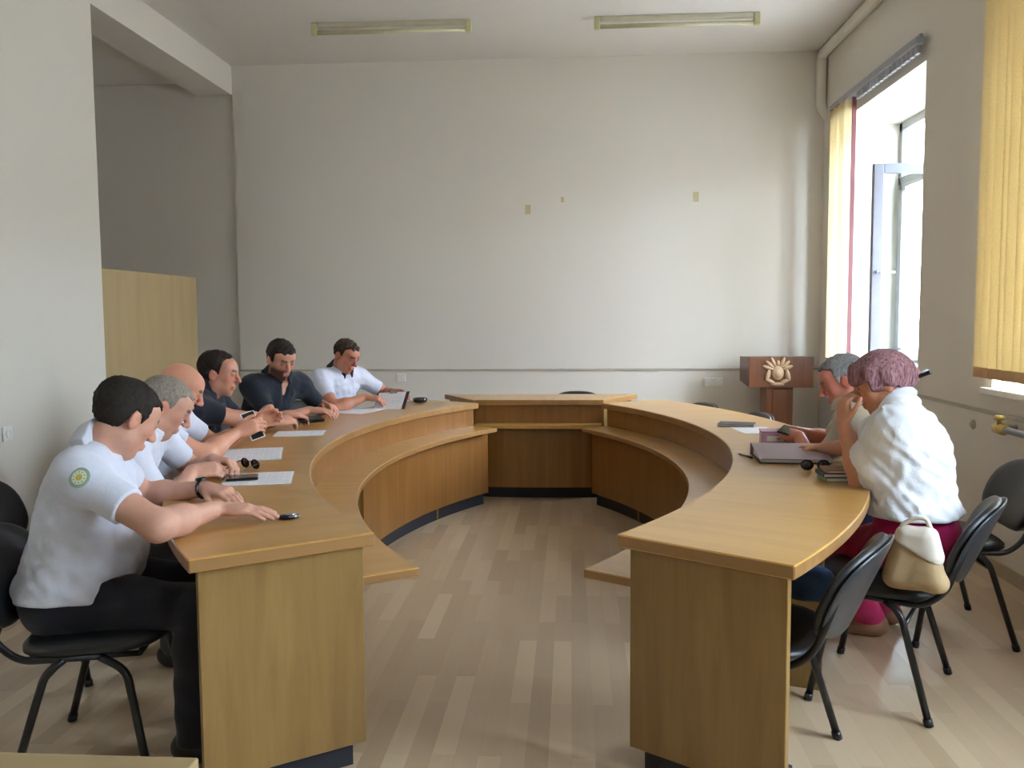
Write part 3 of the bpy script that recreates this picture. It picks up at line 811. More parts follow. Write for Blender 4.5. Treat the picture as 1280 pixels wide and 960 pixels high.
    def seg(ax, ay, az, bx, by, bz):
        a = V(ax, ay, az); b = V(bx, by, bz); ba = b - a; t = np.clip(((q - a) @ ba) / (ba @ ba), 0, 1); return np.linalg.norm(q - a - t[:, None] * ba, axis=1)
    red = tuple(c * k for c, k in zip(skin[:3], (1.05, .78, .76))) + (1,)
    for sg in (1, -1): blend(sm_(np.linalg.norm(q - V(.07, sg * .045, -.022), axis=1), .01, .035) * .55, red); blend(sm_(np.linalg.norm(q - V(-.01, sg * .085, -.004), axis=1), .02, .045) * .6, red)
    blend(sm_(np.linalg.norm(q - V(.11, 0, -.028), axis=1), .01, .03) * .5, red)
    if beard:
        low = np.clip((-.028 - q[:, 2]) / .02, 0, 1) * np.clip((q[:, 0] + .01) / .03, 0, 1) * np.clip((.145 + q[:, 2]) / .03, 0, 1)
        blend(np.clip(low, 0, 1) * beard, lin(44, 34, 30))
    blend(np.maximum(sm_(seg(.094, -.015, -.060, .094, .015, -.060), .006, .011), sm_(seg(.09, -.013, -.071, .09, .013, -.071), .006, .011)) * .85, lip)
    for sg in (1, -1):
        blend(sm_(seg(.093, sg * .016, .026, .086, sg * .046, .030), .006, .010) * .85, brow or lin(50, 38, 32))
        e = np.linalg.norm(q - V(.091, sg * .032, .0055), axis=1); blend(sm_(e, .0055, .008), lin(206, 196, 188)); blend(sm_(np.linalg.norm(q - V(.0915, sg * .032, .006), axis=1), .004, .006), lin(34, 24, 20))
        blend(sm_(seg(.0905, sg * .021, .0125, .085, sg * .045, .0115), .003, .006) * .5, lin(70, 48, 42))
    at_ = me.color_attributes.new('tone', 'FLOAT_COLOR', 'POINT'); at_.data.foreach_set('color', col.astype(f32).ravel())
    base = V(P[0], P[1], 0)
    def finish(me, name, mat, parent=None):
        m_ = np.empty(len(me.vertices) * 3, f32); me.vertices.foreach_get('co', m_); m_ = m_.reshape(-1, 3) - base.astype(f32); me.vertices.foreach_set('co', m_.ravel()); me.update()
        o = link(name, me, mat, parent)
        if parent is None: o.location = base
        return o
    body = finish(me, 'person', MAT['skin']); tag(body, label, 'person')
    # trousers
    T = Field(lo - .02, hi + .02, h)
    for p in legs: T.put(p, .012 + (.01 if p[0][2] < .3 else 0))
    tz = at(.22 if gender == 'm' else .36)
    for tp, o__ in ((torso[0], .010), (torso[1], .006)):
        fnp = lambda X, Y, Z, g_=tp[2], o_=o__: np.maximum(g_(X, Y, Z) - f32(o_), (X - f32(tz[0])) * f32(sp[0]) + (Y - f32(tz[1])) * f32(sp[1]) + (Z - f32(tz[2])) * f32(sp[2]))
        T.put((tp[0] - .02, tp[1] + .02, fnp, .05))
    T.wrinkle(.006, WR)
    zc = min(AL[2], AR[2]) - .02
    T.cut(lambda X, Y, Z: f32(zc) - Z + 0 * X + 0 * Y)
    me, _ = T.mesh('trousers'); finish(me, 'trousers', cloth(label[:12] + '_trousers', trousers), body)
    # shoes
    for a_, d_ in feet:
        S_ = Field(a_ - .34, a_ + .34, h); sd = V(-d_[1], d_[0], 0)
        S_.put(cone(a_ + d_ * -.035 - V(0, 0, .035), a_ + d_ * .16 - V(0, 0, .052), .047, .037, .03)); S_.put(cone(a_ - V(0, 0, .03), a_ + V(0, 0, .005), .046, .046, .03))
        S_.cut(lambda X, Y, Z: f32(a_[2] - .084) - Z + 0 * X + 0 * Y)
        me, _ = S_.mesh('shoe'); finish(me, 'shoe', plain('shoe_leather', shoe, .4), body)
    # shirt
    G = Field(lo - .03, hi + .03, h)
    off = .012 + loose
    for i, p in enumerate(torso): G.put(p, off + (.012 if i == 0 else .004 if i == 1 else 0))
    for h_, k_ in ((HL, KL), (HR, KR)): G.put(cone(h_, h_ + (k_ - h_) * .2, .108, .098, .04))
    for p in traps: G.put(p, .008)
    G.wrinkle(.008, WR); G.wrinkle(.003 if gender == 'm' else .006, WR2)
    tz2 = at(-.08 + hem) if hemz is None else V(P[0], P[1], hemz); hn = unit(sp * .15 + V(0, 0, 1))
    G.cut(lambda X, Y, Z: -((X - f32(tz2[0])) * f32(hn[0]) + (Y - f32(tz2[1])) * f32(hn[1]) + (Z - f32(tz2[2])) * f32(hn[2])), .006)
    if opening:
        c0 = NB + cf * .09 - sp * .0; c1 = at(.66) + cf * .17
        G.carve(cone(c0 + sp * .05, c1, .05 * opening, .006, 0), .006)
    for sg, a in arms.items():
        u = unit(a['E'] - a['S']); end = a['S'] + (a['E'] - a['S']) * sleeve
        K = Field(np.minimum(a['S'], a['E']) - .14, np.maximum(a['S'], a['E']) + .14, h)
        K.put(cone(a['S'] - u * .02, end + u * .04, .062 + loose, .064 + loose * 2.2 - (.006 if gender == 'm' else -.004), 0))
        K.cut(lambda X, Y, Z: (X - f32(end[0])) * f32(u[0]) + (Y - f32(end[1])) * f32(u[1]) + (Z - f32(end[2])) * f32(u[2]), .006)
        # into the shirt field
        lo_, hi_ = K.lo, K.lo + np.array([len(x) for x in K.ax]) * h
        def fnK(X, Y, Z, K=K, a=a, u=u, end=end):
            d = cone(a['S'] - u * .02, end + u * .04, .062 + loose, .064 + loose * 2.2 - (.006 if gender == 'm' else -.004), 0)[2](X, Y, Z)
            c = (X - f32(end[0])) * f32(u[0]) + (Y - f32(end[1])) * f32(u[1]) + (Z - f32(end[2])) * f32(u[2]); return np.maximum(d, c)
        G.put((np.minimum(a['S'], end) - .09, np.maximum(a['S'], end) + .09, fnK, .05))
    if gender == 'f':
        for sg, a in arms.items():      # loose drape hanging below the arm
            e_ = a['S'] + (a['E'] - a['S']) * .5
            G.put(cone(a['S'] * .55 + at(.62) * .45, e_ * .75 + at(.42) * .25, .085, .05, .05))
    me, _ = G.mesh('shirt'); sh = finish(me, 'blouse' if gender == 'f' else 'shirt', cloth(label[:12] + '_shirt', shirt), body)
    ax = unit(NT - NB)
    if collar is not None:
        Cc = Field(NB - .16, NB + .16, .0045); cu_ = unit(cf - ax * (cf @ ax)); cv = np.cross(ax, cu_); o_ = NB + ax * .05 - cu_ * .004
        ar_ = .014
        for p in neck: Cc.put(p, ar_)
        for p in traps: Cc.put(p, .022)
        for p in torso[1:]: Cc.put(p, off + .010)
        def fnc(X, Y, Z):
            x, y, z = X - f32(o_[0]), Y - f32(o_[1]), Z - f32(o_[2])
            u_ = x * f32(cu_[0]) + y * f32(cu_[1]) + z * f32(cu_[2]); v_ = x * f32(cv[0]) + y * f32(cv[1]) + z * f32(cv[2]); w_ = x * f32(ax[0]) + y * f32(ax[1]) + z * f32(ax[2])
            w2 = w_ + u_ * .45
            band = np.maximum(w2 - .018, -w2 - .046)
            gap = np.where(u_ > .02, .010 + .35 * np.maximum(0, .03 - w2) - np.abs(v_), -1)
            lim = np.sqrt((u_ + .01) ** 2 + v_ * v_) - .098
            return np.maximum(np.maximum(band, gap), lim)
        Cc.cut(fnc, .003)
        me, _ = Cc.mesh('collar'); finish(me, 'collar', cloth(label[:12] + '_collar', collar, .15), body)
    # hair
    if hair is not None:
        c1, c2, style = hair
        X0 = Field(H - .21 * s, H + .21 * s, .0045)
        th = {'short': .010, 'crop': .006, 'grey': .011, 'back': .010, 'bob': .016, 'fringe': .004}[style]
        X0.put(head[0], th); X0.put(head[3], th * .7)
        if style in ('short', 'back'): X0.put(E3((-.03, 0, .055), (.085, .07, .062), .02), .008)
        prof = {'short': ([-.12, -.095, -.06, -.035, -.02, .008, .02, .035, .055, .075, .1], [-.05, -.06, -.066, -.045, .028, .022, -.012, .03, .055, .072, .09]),
                'crop': ([-.12, -.09, -.05, -.03, -.02, .008, .02, .035, .055, .07, .1], [-.035, -.045, -.045, -.02, .03, .025, .0, .04, .065, .075, .09]),
                'grey': ([-.12, -.09, -.06, -.035, -.02, .008, .02, .03, .045, .065, .1], [-.05, -.06, -.06, -.04, .028, .022, .0, .045, .075, .085, .1]),
                'back': ([-.12, -.095, -.06, -.035, -.02, .008, .018, .028, .04, .056, .075, .1], [-.06, -.07, -.07, -.05, .028, .02, -.005, .045, .08, .1, .15, .2]),
                'fringe': ([-.12, -.09, -.05, -.03, -.02, .008, .02, .1], [-.03, -.04, -.04, -.02, .02, .02, .2, .2])}
        if style != 'bob':
            xs_, zs_ = prof[style]
            def hl(X, Y, Z):
                x, y, z = X - f32(H[0]), Y - f32(H[1]), Z - f32(H[2])
                a = (x * f32(f[0]) + y * f32(f[1]) + z * f32(f[2])) / s; b = (x * f32(l[0]) + y * f32(l[1]) + z * f32(l[2])) / s; c = (x * f32(upv[0]) + y * f32(upv[1]) + z * f32(upv[2])) / s
                d = np.interp(a.ravel(), xs_, zs_).reshape(a.shape).astype(f32) - c
                if style == 'back': d = np.maximum(d, a - .05)
                if style == 'fringe': d = np.maximum(d, c - .03)
                d = d + f32(.004) * (np.sin(170 * b + 40 * a) + np.sin(95 * b - 130 * a)).astype(f32) + np.where(a > .03, f32(3.2) * np.maximum(0, np.abs(b) - .028) ** 1 * f32(.28) - f32(.006), 0).astype(f32)
                return d * .7
            sl_, X, Y, Z = X0.all(); x, y, z = X - f32(H[0]), Y - f32(H[1]), Z - f32(H[2])
            b = x * f32(l[0]) + y * f32(l[1]) + z * f32(l[2]); a = x * f32(f[0]) + y * f32(f[1]) + z * f32(f[2]); c = x * f32(upv[0]) + y * f32(upv[1]) + z * f32(upv[2])
            X0.F = X0.F + (.0022 * np.sin(210 * b + 60 * np.sin(35 * a)) * np.sin(90 * a + 70 * c) + .0018 * np.sin(130 * a + 110 * b - 80 * c)).astype(f32)
            X0.cut(hl, .004)
        else:
            for sg in (1, -1):
                X0.put(cone(hp(.03, sg * .062, .06), hp(.045, sg * .072, .006), .026, .014, .02)); X0.put(cone(hp(-.02, sg * .07, .04), hp(-.03, sg * .078, -.03), .026, .014, .02))
                X0.put(cone(hp(.07, sg * .03, .075), hp(.088, sg * .045, .02), .02, .010, .02))
            X0.put(cone(hp(.07, -.02, .085), hp(.098, .0, .042), .02, .009, .02))
            X0.put(E3((-.085, 0, -.0), (.055, .055, .06), .03)); X0.put(cone(hp(-.09, 0, .0), hp(-.135, 0, -.02), .03, .018, .02))
            def hl(X, Y, Z):
                x, y, z = X - f32(H[0]), Y - f32(H[1]), Z - f32(H[2])
                a = (x * f32(f[0]) + y * f32(f[1]) + z * f32(f[2])) / s; c = (x * f32(upv[0]) + y * f32(upv[1]) + z * f32(upv[2])) / s
                return np.where(a > .05, .026 - c, np.where(a < -.05, -.075 - c, -.022 - c)).astype(f32) * .6
            X0.cut(hl, .01)
            sl_, X, Y, Z = X0.all(); x, y, z = X - f32(H[0]), Y - f32(H[1]), Z - f32(H[2])
            b = (x * f32(l[0]) + y * f32(l[1]) + z * f32(l[2])); a = (x * f32(f[0]) + y * f32(f[1]) + z * f32(f[2]))
            X0.F = X0.F + (.0015 * np.sin(90 * b + 30 * a + 20 * z) + .001 * np.sin(170 * b - 50 * a)).astype(f32)
        me, _ = X0.mesh('hair'); finish(me, 'hair', hair_mat('hair_' + style + label[:10], c1, c2, .2 if style == 'bob' else .5), body)
    return dict(body=body, base=base, hands=hand_info, EL=EL, ER=ER, WL=WL, WR=WRt, SL=SL, SR=SR, hp=hp, HA=HA, cf=cf, arms=arms, NB=NB, at=at)

def child_mesh(m, name, mat, pr, **kw):
    """part worn by a person, given in world coordinates"""
    o = m.build(name, mat, pr['body'], **kw); me = o.data
    for v in me.vertices: v.co -= Vector(pr['base'])
    return o

FLAT = dict(back=(0, 0, 1), curl=.16, thumb=.3)
LOOSE = dict(back=(0, 0, 1), curl=.5, thumb=.6)
dirf = lambda deg, pitch=0: (math.cos(math.radians(deg)) * math.cos(math.radians(pitch)), math.sin(math.radians(deg)) * math.cos(math.radians(pitch)), math.sin(math.radians(pitch)))
SK = lin(202, 154, 134); SK2 = lin(194, 140, 118); SK3 = lin(180, 122, 98)
WHITE = lin(220, 224, 240); NAVY = lin(30, 32, 44); DK = lin(36, 36, 44)
HB = .795   # wrist height on the table

p1 = make_person('man in a white polo with a round sleeve badge, nearest on the left, looking away', (-1.605, 2.675, .535), (-1.525, 2.70, .94), (-1.425, 2.72, 1.087), dirf(52, -30), d2(10),
    (-1.60, 2.89, .945), (-1.465, 2.505, .935), (-1.31, 3.05, HB), (-1.135, 2.725, HB), (-1.6, 3.3, .6), (-1.1, 2.0, .72),
    dict(dir=(.8, -.35, -.08), back=(0, -.2, 1), curl=[.35, .4, .45, .5], thumb=.6), dict(dir=(.95, .1, -.06), back=(0, -.15, 1), curl=.18, thumb=.35), h=.0055, skin=SK, shirt=WHITE, trousers=DK,
    hair=(lin(34, 30, 28), lin(52, 46, 42), 'short'), collar=WHITE, belly=.025, bulk=1.14, head_s=.98, ul=.30, fl=.285, hemz=.545)
p2 = make_person('grey-haired man in white leaning on folded hands, second from the near end on the left', (-2.01, 3.39, .535), (-1.72, 3.37, .92), (-1.62, 3.40, 1.055), dirf(24, -32), d2(14),
    (-1.75, 3.57, .925), (-1.675, 3.18, .915), (-1.50, 3.56, HB + .02), (-1.52, 3.40, HB), (-1.7, 3.9, .6), (-1.55, 3.0, .6),
    dict(dir=(.85, -.2, -.1), back=(0, .3, 1), curl=.9, thumb=.8), dict(dir=(.8, .5, 0), back=(.2, -.6, .8), curl=.9, thumb=.8), skin=SK, shirt=WHITE, trousers=lin(60, 58, 60),
    hair=(lin(120, 112, 102), lin(156, 148, 138), 'crop'), collar=WHITE, belly=.02)
p3 = make_person('bald man in white mostly hidden behind the grey-haired man, holding up a phone', (-2.07, 4.03, .535), (-1.92, 3.98, .92), (-1.835, 4.02, 1.075), dirf(20, -28), d2(8),
    (-1.95, 4.18, .93), (-1.90, 3.79, .92), (-1.60, 4.32, .86), (-1.62, 4.14, .85), (-1.8, 4.5, .6), (-1.7, 3.6, .6),
    dict(dir=(.7, .35, .4), back=(-.4, .8, .2), curl=.7, thumb=.6), dict(dir=(.75, .4, .3), back=(.3, -.7, .4), curl=.65, thumb=.6), skin=lin(208, 150, 124), shirt=WHITE, trousers=lin(70, 66, 62), collar=WHITE)
p4 = make_person('balding man in a dark navy polo seen in profile, left side', (-2.20, 4.72, .535), (-2.02, 4.68, .94), (-1.925, 4.70, 1.10), dirf(4, -8), d2(4),
    (-2.03, 4.88, .935), (-2.0, 4.48, .935), (-1.70, 5.10, .82), (-1.66, 4.88, .815), (-1.9, 5.3, .6), (-1.75, 4.5, .6),
    dict(dir=(.5, .75, -.05), back=(-.2, .2, 1), curl=.6, thumb=.5), dict(dir=(.5, .8, 0), back=(.3, -.5, .8), curl=.6, thumb=.5), skin=SK2, shirt=NAVY, trousers=DK,
    hair=(lin(34, 28, 26), lin(50, 42, 38), 'back'), collar=NAVY, belly=.05, opening=.6)
p5 = make_person('bearded man in a dark navy polo with an open neck, facing the camera', (-2.12, 5.60, .535), (-1.905, 5.56, .965), (-1.845, 5.50, 1.135), dirf(-44, -22), d2(-30),
    (-1.80, 5.73, .955), (-2.0, 5.40, .965), (-1.62, 5.66, .83), (-1.66, 5.47, .815), (-1.55, 5.95, .6), (-1.9, 5.1, .6),
    dict(dir=(.6, -.5, -.05), back=(.2, .3, 1), curl=.55, thumb=.5), dict(dir=(.8, .1, -.05), back=(0, -.2, 1), curl=.45, thumb=.5), skin=SK2, shirt=lin(34, 38, 48), trousers=DK,
    hair=(lin(28, 24, 22), lin(44, 38, 34), 'short'), collar=lin(34, 38, 48), beard=.85, opening=1.0, belly=.03)
p6 = make_person('man in a white polo with a black collar reading a sheet, farthest on the left', (-1.89, 6.50, .535), (-1.70, 6.37, .955), (-1.63, 6.30, 1.125), dirf(-30, -26), d2(-30),
    (-1.60, 6.54, .95), (-1.80, 6.20, .95), (-1.33, 6.42, .85), (-1.47, 6.18, .83), (-1.3, 6.8, .7), (-1.75, 5.8, .6),
    dict(dir=(.9, -.1, .0), back=(0, .4, 1), curl=.6, thumb=.7), dict(dir=(.9, .15, -.1), back=(0, -.3, 1), curl=.55, thumb=.7), skin=SK3, shirt=WHITE, trousers=lin(60, 62, 70),
    hair=(lin(44, 34, 28), lin(70, 56, 46), 'crop'), collar=lin(26, 24, 28))
p7 = make_person('grey-haired man in a beige shirt bent over the table, window side', (1.56, 4.07, .535), (1.315, 4.17, .915), (1.265, 4.2, 1.092), dirf(168, -24), d2(172),
    (1.25, 3.98, .905), (1.36, 4.37, .915), (1.10, 4.30, .815), (1.12, 4.50, .815), (1.22, 3.75, .65), (1.3, 4.8, .6),
    dict(dir=(-.45, .6, .05), back=(-.5, -.3, 1), curl=.8, thumb=.7), dict(dir=(-.8, -.2, 0), back=(0, .3, 1), curl=.7, thumb=.7), skin=lin(204, 132, 112), shirt=lin(186, 176, 160), trousers=lin(38, 44, 68),
    hair=(lin(120, 120, 122), lin(168, 168, 170), 'grey'), collar=lin(196, 186, 172), belly=.03, opening=.5, brow=lin(110, 100, 96), sleeve=.7)
p8 = make_person('woman in a loose white blouse and magenta trousers resting her chin on her hand', (1.31, 3.36, .555), (1.255, 3.42, .995), (1.185, 3.455, 1.14), dirf(170, -22), d2(152),
    (1.18, 3.275, .975), (1.315, 3.60, .975), (1.05, 3.46, .985), (1.12, 4.02, .80), (1.12, 3.45, .5), (1.45, 3.9, .6),
    dict(dir=(.05, .1, .95), back=(-.9, -.3, .1), curl=[1.0, .95, .9, .85], thumb=.2), dict(dir=(-.5, .75, -.05), back=(0, 0, 1), curl=.3, thumb=.4), h=.0055, skin=lin(196, 140, 110), shirt=lin(236, 238, 244), trousers=lin(196, 34, 104),
    hair=(lin(88, 56, 58), lin(168, 126, 132), 'bob'), gender='f', loose=.014, sleeve=.62, bulk=1.12, hemz=.655, brow=lin(90, 66, 60), shoe=lin(150, 110, 90), lip=lin(176, 84, 84), head_s=.98, collar=lin(236, 238, 244),
    kneeL=(.9, 3.4, .7), kneeR=(1.0, 3.8, .7), footL=(1.30, 3.86, .085), footR=(1.42, 4.02, .085), fl=.24, ul=.27)


# ------------------------------------------------------------------ things on the tables and chairs
def sheet_mat():
    M = NT('printed_paper'); v = M.coords('UV', (1, 1, 1))
    br = M.n('ShaderNodeTexBrick'); br.offset = .4; br.inputs['Scale'].default_value = 1
    br.inputs['Brick Width'].default_value = .05; br.inputs['Row Height'].default_value = .012; br.inputs['Mortar Size'].default_value = .004
    br.inputs['Color1'].default_value = lin(196, 196, 204); br.inputs['Color2'].default_value = lin(226, 226, 232); br.inputs['Mortar'].default_value = lin(238, 238, 242)
    M.l(v, br.inputs['Vector']); M.l(br.outputs['Color'], M.b.inputs['Base Color']); M.setb(Roughness=.75, Specular_IOR_Level=.2)
    return M.m
MAT['sheet'] = sheet_mat()
TOP = TZ + .0006
def sheet(x, y, deg, w, d, n, label, group='papers on the ring table', z=TOP):
    """a thin pile of n sheets, slightly fanned"""
    m = MB()
    for k in range(n):
        M_ = Matrix.Rotation(math.radians(1.3 * math.sin(k * 2.4)), 4, 'Z') @ Matrix.Translation((0, 0, k * .0012))
        m.box((-w / 2, -d / 2, 0), (w / 2, d / 2, .001), 0, M_)
    o = m.build('paper_sheet', MAT['sheet'], loc=(x, y, z), uvf=lambda p, n_: (p.x, p.y)); o.rotation_euler = (0, 0, math.radians(deg))
    return tag(o, label, 'paper', group)
sheet(-1.275, 3.475, 15, .27, .27, 2, 'white paper with a black phone on it, in front of the nearest man')
sheet(-1.525, 4.09, 17, .27, .36, 4, 'small pile of printed paper in front of the bald man')
sheet(-1.53, 4.84, 10, .27, .22, 2, 'white paper under the hands of the balding man in navy')
sheet(-1.475, 6.02, -18, .24, .34, 1, 'white sheet lying below the clipboard on the far left table')
sheet(1.04, 5.02, 8, .21, .26, 1, 'white sheet on the window side table, beside the slim black notebook')

def phone(loc, rot, w, d, th, mat, label, name='mobile_phone', scr='phone', group=None):
    r = tag(empty(name, loc), label, 'phone', group); r.rotation_euler = rot
    m = MB(); m.box((-w / 2, -d / 2, 0), (w / 2, d / 2, th)); m.build('body', MAT[mat], r, bevel=min(th * .4, .006), segs=3)
    m = MB(); m.box((-w / 2 + .005, -d / 2 + .004, th), (w / 2 - .005, d / 2 - .004, th + .0008)); m.build('screen', MAT[scr], r)
    return r
phone((-1.335, 3.455, TOP + .0035), (0, 0, .35), .125, .10, .010, 'phone', 'black phone lying on the white paper in front of the nearest man')
r = tag(empty('key_fob', (-.925, 2.785, TOP), .45), 'small silver and black key fob by the fingertips of the nearest man', 'key fob')
m = MB(); m.prism([(.036 * math.cos(t) * (1 if math.cos(t) > 0 else .9), .02 * math.sin(t)) for t in np.linspace(0, 2 * PI, 24, endpoint=False)], 0, .012); m.build('case', MAT['phone'], r, bevel=.004)
m = MB(); m.prism([(.006 + .022 * math.cos(t), .012 * math.sin(t)) for t in np.linspace(0, 2 * PI, 20, endpoint=False)], .012, .015); m.build('silver_plate', MAT['silver'], r, bevel=.001)
phone((-1.625, 4.365, .855), (1.15, -.25, .75), .075, .15, .009, 'paper', 'phone in a white case held up by the bald man')
phone((-1.585, 5.235, .775), (.25, 0, .7), .15, .075, .02, 'phone', 'black phone held by the balding man in navy')
phone((1.05, 4.36, .835), (.2, .2, -.5), .06, .11, .009, 'phone', 'dark phone between the hands of the grey-haired man in beige')

def spectacles(loc, rz, label, name='eyeglasses'):
    r = tag(empty(name, loc, rz), label, 'eyeglasses')
    for s in (-1, 1):
        M_ = Matrix.Translation((s * .034, 0, .021)) @ Matrix.Rotation(PI / 2 - .15, 4, 'X') @ Matrix.Diagonal((1.25, 1, 1, 1))
        m = MB(); m.lathe([(.0015, -.0008), (.0195, -.0008), (.0195, .0008), (.0015, .0008)], 24, 0, M_); m.build('lens', MAT['glass_dark'], r)
        m = MB(); m.tube([M_ @ Vector((.0205 * math.cos(t), .0205 * math.sin(t), 0)) for t in np.linspace(0, 2 * PI, 28, endpoint=False)], .002, 8, closed=True); m.build('rim', MAT['phone'], r)
        m = MB(); m.tube(rounded([(s * .062, 0, .028), (s * .066, .006, .028), (s * .05, .09, .006), (s * .035, .125, .003)], .01), .0022, 8); m.build('temple', MAT['phone'], r)
    m = MB(); m.tube([(-.011, 0, .028), (0, -.002, .031), (.011, 0, .028)], .002, 8); m.build('bridge', MAT['phone'], r)
spectacles((-1.40, 3.72, TOP), 2.6, 'dark eyeglasses between the two papers on the left table')
spectacles((1.025, 3.745, TOP), 0, 'dark sunglasses in front of the lilac ring binder', 'sunglasses')

# clipboard held by the farthest man
r = tag(empty('clipboard', (-1.295, 6.22, .79), 0), 'clipboard with a white sheet held up by the farthest man on the left', 'clipboard')
r.rotation_euler = (.62, -.06, -.12)
m = MB(); m.box((-.115, -.11, -.005), (.12, .115, 0)); m.build('board', MAT['darkedge'], r, bevel=.002)
m = MB(); m.box((-.11, -.105, .0005), (.095, .11, .003)); m.build('sheet', MAT['sheet'], r, uvf=lambda p, n_: (p.x, p.y))
m = MB(); m.box((-.03, .095, .003), (.03, .12, .012)); m.build('clip', MAT['silver'], r, bevel=.003)
# round dish
r = tag(empty('ashtray', (-1.15, 6.62, TOP)), 'small round dark ashtray on the far end of the left table', 'ashtray')
m = MB(); m.lathe([(.03, 0), (.05, .004), (.057, .03), (.050, .034), (.042, .012), (.01, .009)], 28); m.build('bowl', MAT['glass_dark'], r)
# binder, folder, notebooks
r = tag(empty('ring_binder', (.98, 3.89, TOP), -.06), 'lilac grey ring binder lying in front of the woman', 'binder')
def wedge(x0, x1, y0, y1, za, zb, ta, tb, mat, name):
    m = MB(); P = [(x0, y0, za), (x1, y0, za), (x1, y1, zb), (x0, y1, zb)]; Q = [(x0, y0, za + ta), (x1, y0, za + ta), (x1, y1, zb + tb), (x0, y1, zb + tb)]
    m.poly(P[::-1]); m.poly(Q)
    for i in range(4): m.poly([P[i - 1], P[i], Q[i], Q[i - 1]])
    bmesh.ops.remove_doubles(m.bm, verts=m.bm.verts[:], dist=1e-5)
    return m.build(name, MAT[mat], r, bevel=.0012)
wedge(-.155, .155, 0, .26, 0, 0, .004, .004, 'darkedge', 'back_cover')
wedge(-.145, .15, .006, .25, .0045, .0045, .012, .044, 'paper', 'pages')
wedge(-.155, .155, -.002, .262, .0175, .050, .004, .004, 'binder', 'front_cover')
wedge(-.158, .158, .262, .268, .0, .0, .054, .054, 'binder', 'spine')
r = tag(empty('box_folder', (1.03, 4.44, TOP), -.1), 'pink box folder standing behind the lilac ring binder', 'folder')
m = MB(); m.box((-.085, -.06, 0), (.085, .06, .07)); m.build('folder_body', MAT['pink'], r, bevel=.006)
m = MB(); m.box((-.087, -.062, .071), (.087, .062, .078)); m.build('lid', MAT['pink'], r, bevel=.003)
m = MB(); m.box((-.06, -.064, .03), (.02, -.0605, .055)); m.build('paper_label', MAT['paper'], r)
r = tag(empty('notebook', (.975, 5.24, TOP), -.3), 'slim black notebook on the window side table beside a white sheet', 'notebook')
m = MB(); m.box((-.105, -.07, 0), (.105, .07, .003)); m.box((-.105, -.07, .011), (.105, .07, .014)); m.build('cover', MAT['darkedge'], r, bevel=.001)
m = MB(); m.box((-.1, -.066, .003), (.102, .066, .011)); m.build('pages', MAT['paper'], r)
z = TOP
for k, (dx, rz, th, cm, lab, w_) in enumerate(((0, .02, .016, 'green', 'notebook with a green cover, lowest of the stack at the elbow of the woman', .155),
                                              (-.004, .0, .016, 'darkedge', 'notebook with a dark cover, in the middle of the stack by the woman', .165),
                                              (.004, -.03, .012, 'brown', 'brown notebook on top of the stack by the woman', .15))):
    r = tag(empty('notebook', (1.07 + dx, 3.535, z), rz), lab, 'notebook', 'notebooks stacked by the woman')
    m = MB(); m.box((-w_ / 2, -.06, 0), (w_ / 2, .06, .003)); m.box((-w_ / 2, -.06, th - .003), (w_ / 2, .06, th)); m.box((-w_ / 2, -.06, .003), (-w_ / 2 + .003, .06, th - .003)); m.build('cover', MAT[cm], r, bevel=.0008)
    m = MB(); m.box((-w_ / 2 + .0035, -.057, .003), (w_ / 2 - .004, .057, th - .003)); m.build('pages', MAT['paper'], r)
    z += th + .0004
r = tag(empty('ballpoint_pen', (.80, 4.08, TOP + .005), 1.9), 'dark ballpoint pen lying left of the lilac ring binder', 'pen')
m = MB(); m.tube([(-.06, 0, 0), (.05, 0, 0)], .0045, 10); m.build('barrel', MAT['phone'], r)
m = MB(); m.tube([(.05, 0, 0), (.066, 0, 0), (.07, 0, 0)], [.0042, .0018, .0008], 10); m.build('tip', MAT['silver'], r)

# tan handbag beside the woman, denim bag on the empty chair
def field_obj(F, name, mat, parent, base):
    me, _ = F.mesh(name); a = np.empty(len(me.vertices) * 3, f32); me.vertices.foreach_get('co', a); a = a.reshape(-1, 3) - np.array(base, f32); me.vertices.foreach_set('co', a.ravel()); me.update()
    return link(name, me, mat, parent)
fd = V(-.87, .48, 0) / np.linalg.norm([.87, .48]); sd_ = V(-fd[1], fd[0], 0)
bc = V(1.175, 3.04, .462); r = tag(empty('handbag', tuple(bc)), 'tan handbag with a pale flap tucked beside the woman on her chair', 'bag')
Z3 = V(0, 0, 1); BA = np.array([fd, sd_, Z3])
F = Field(bc - .22, bc + V(.22, .22, .3), .005)
for dx in (-.055, 0, .055):
    F.put(cone(bc + fd * dx + Z3 * .04, bc + fd * dx * .7 + Z3 * .175, .05, .026, .03))
F.wrinkle(.006, WR); F.cut(lambda X, Y, Z: f32(bc[2]) - Z + 0 * X + 0 * Y, .01)
field_obj(F, 'bag_body', MAT['bag'], r, bc)
F = Field(bc - .22, bc + V(.22, .22, .3), .005)
for dx in (-.05, 0, .05): F.put(cone(bc + fd * dx + Z3 * .12, bc + fd * dx * .7 + Z3 * .185, .042, .033, .03))
F.wrinkle(.006, WR); F.cut(lambda X, Y, Z: f32(bc[2] + .135) - Z + .5 * ((X - f32(bc[0])) * f32(fd[0]) + (Y - f32(bc[1])) * f32(fd[1])), .006)
field_obj(F, 'flap', MAT['bagwhite'], r, bc)
m = MB(); L_ = [fd * .05 + Z3 * .17, fd * .05 + Z3 * .22, fd * .0 + Z3 * .25, -fd * .03 + Z3 * .25, -fd * .05 + Z3 * .2, -fd * .05 + Z3 * .17]
m.tube(rounded([Vector(p) for p in L_], .04), .008, 8); m.build('strap', MAT['bagwhite'], r)

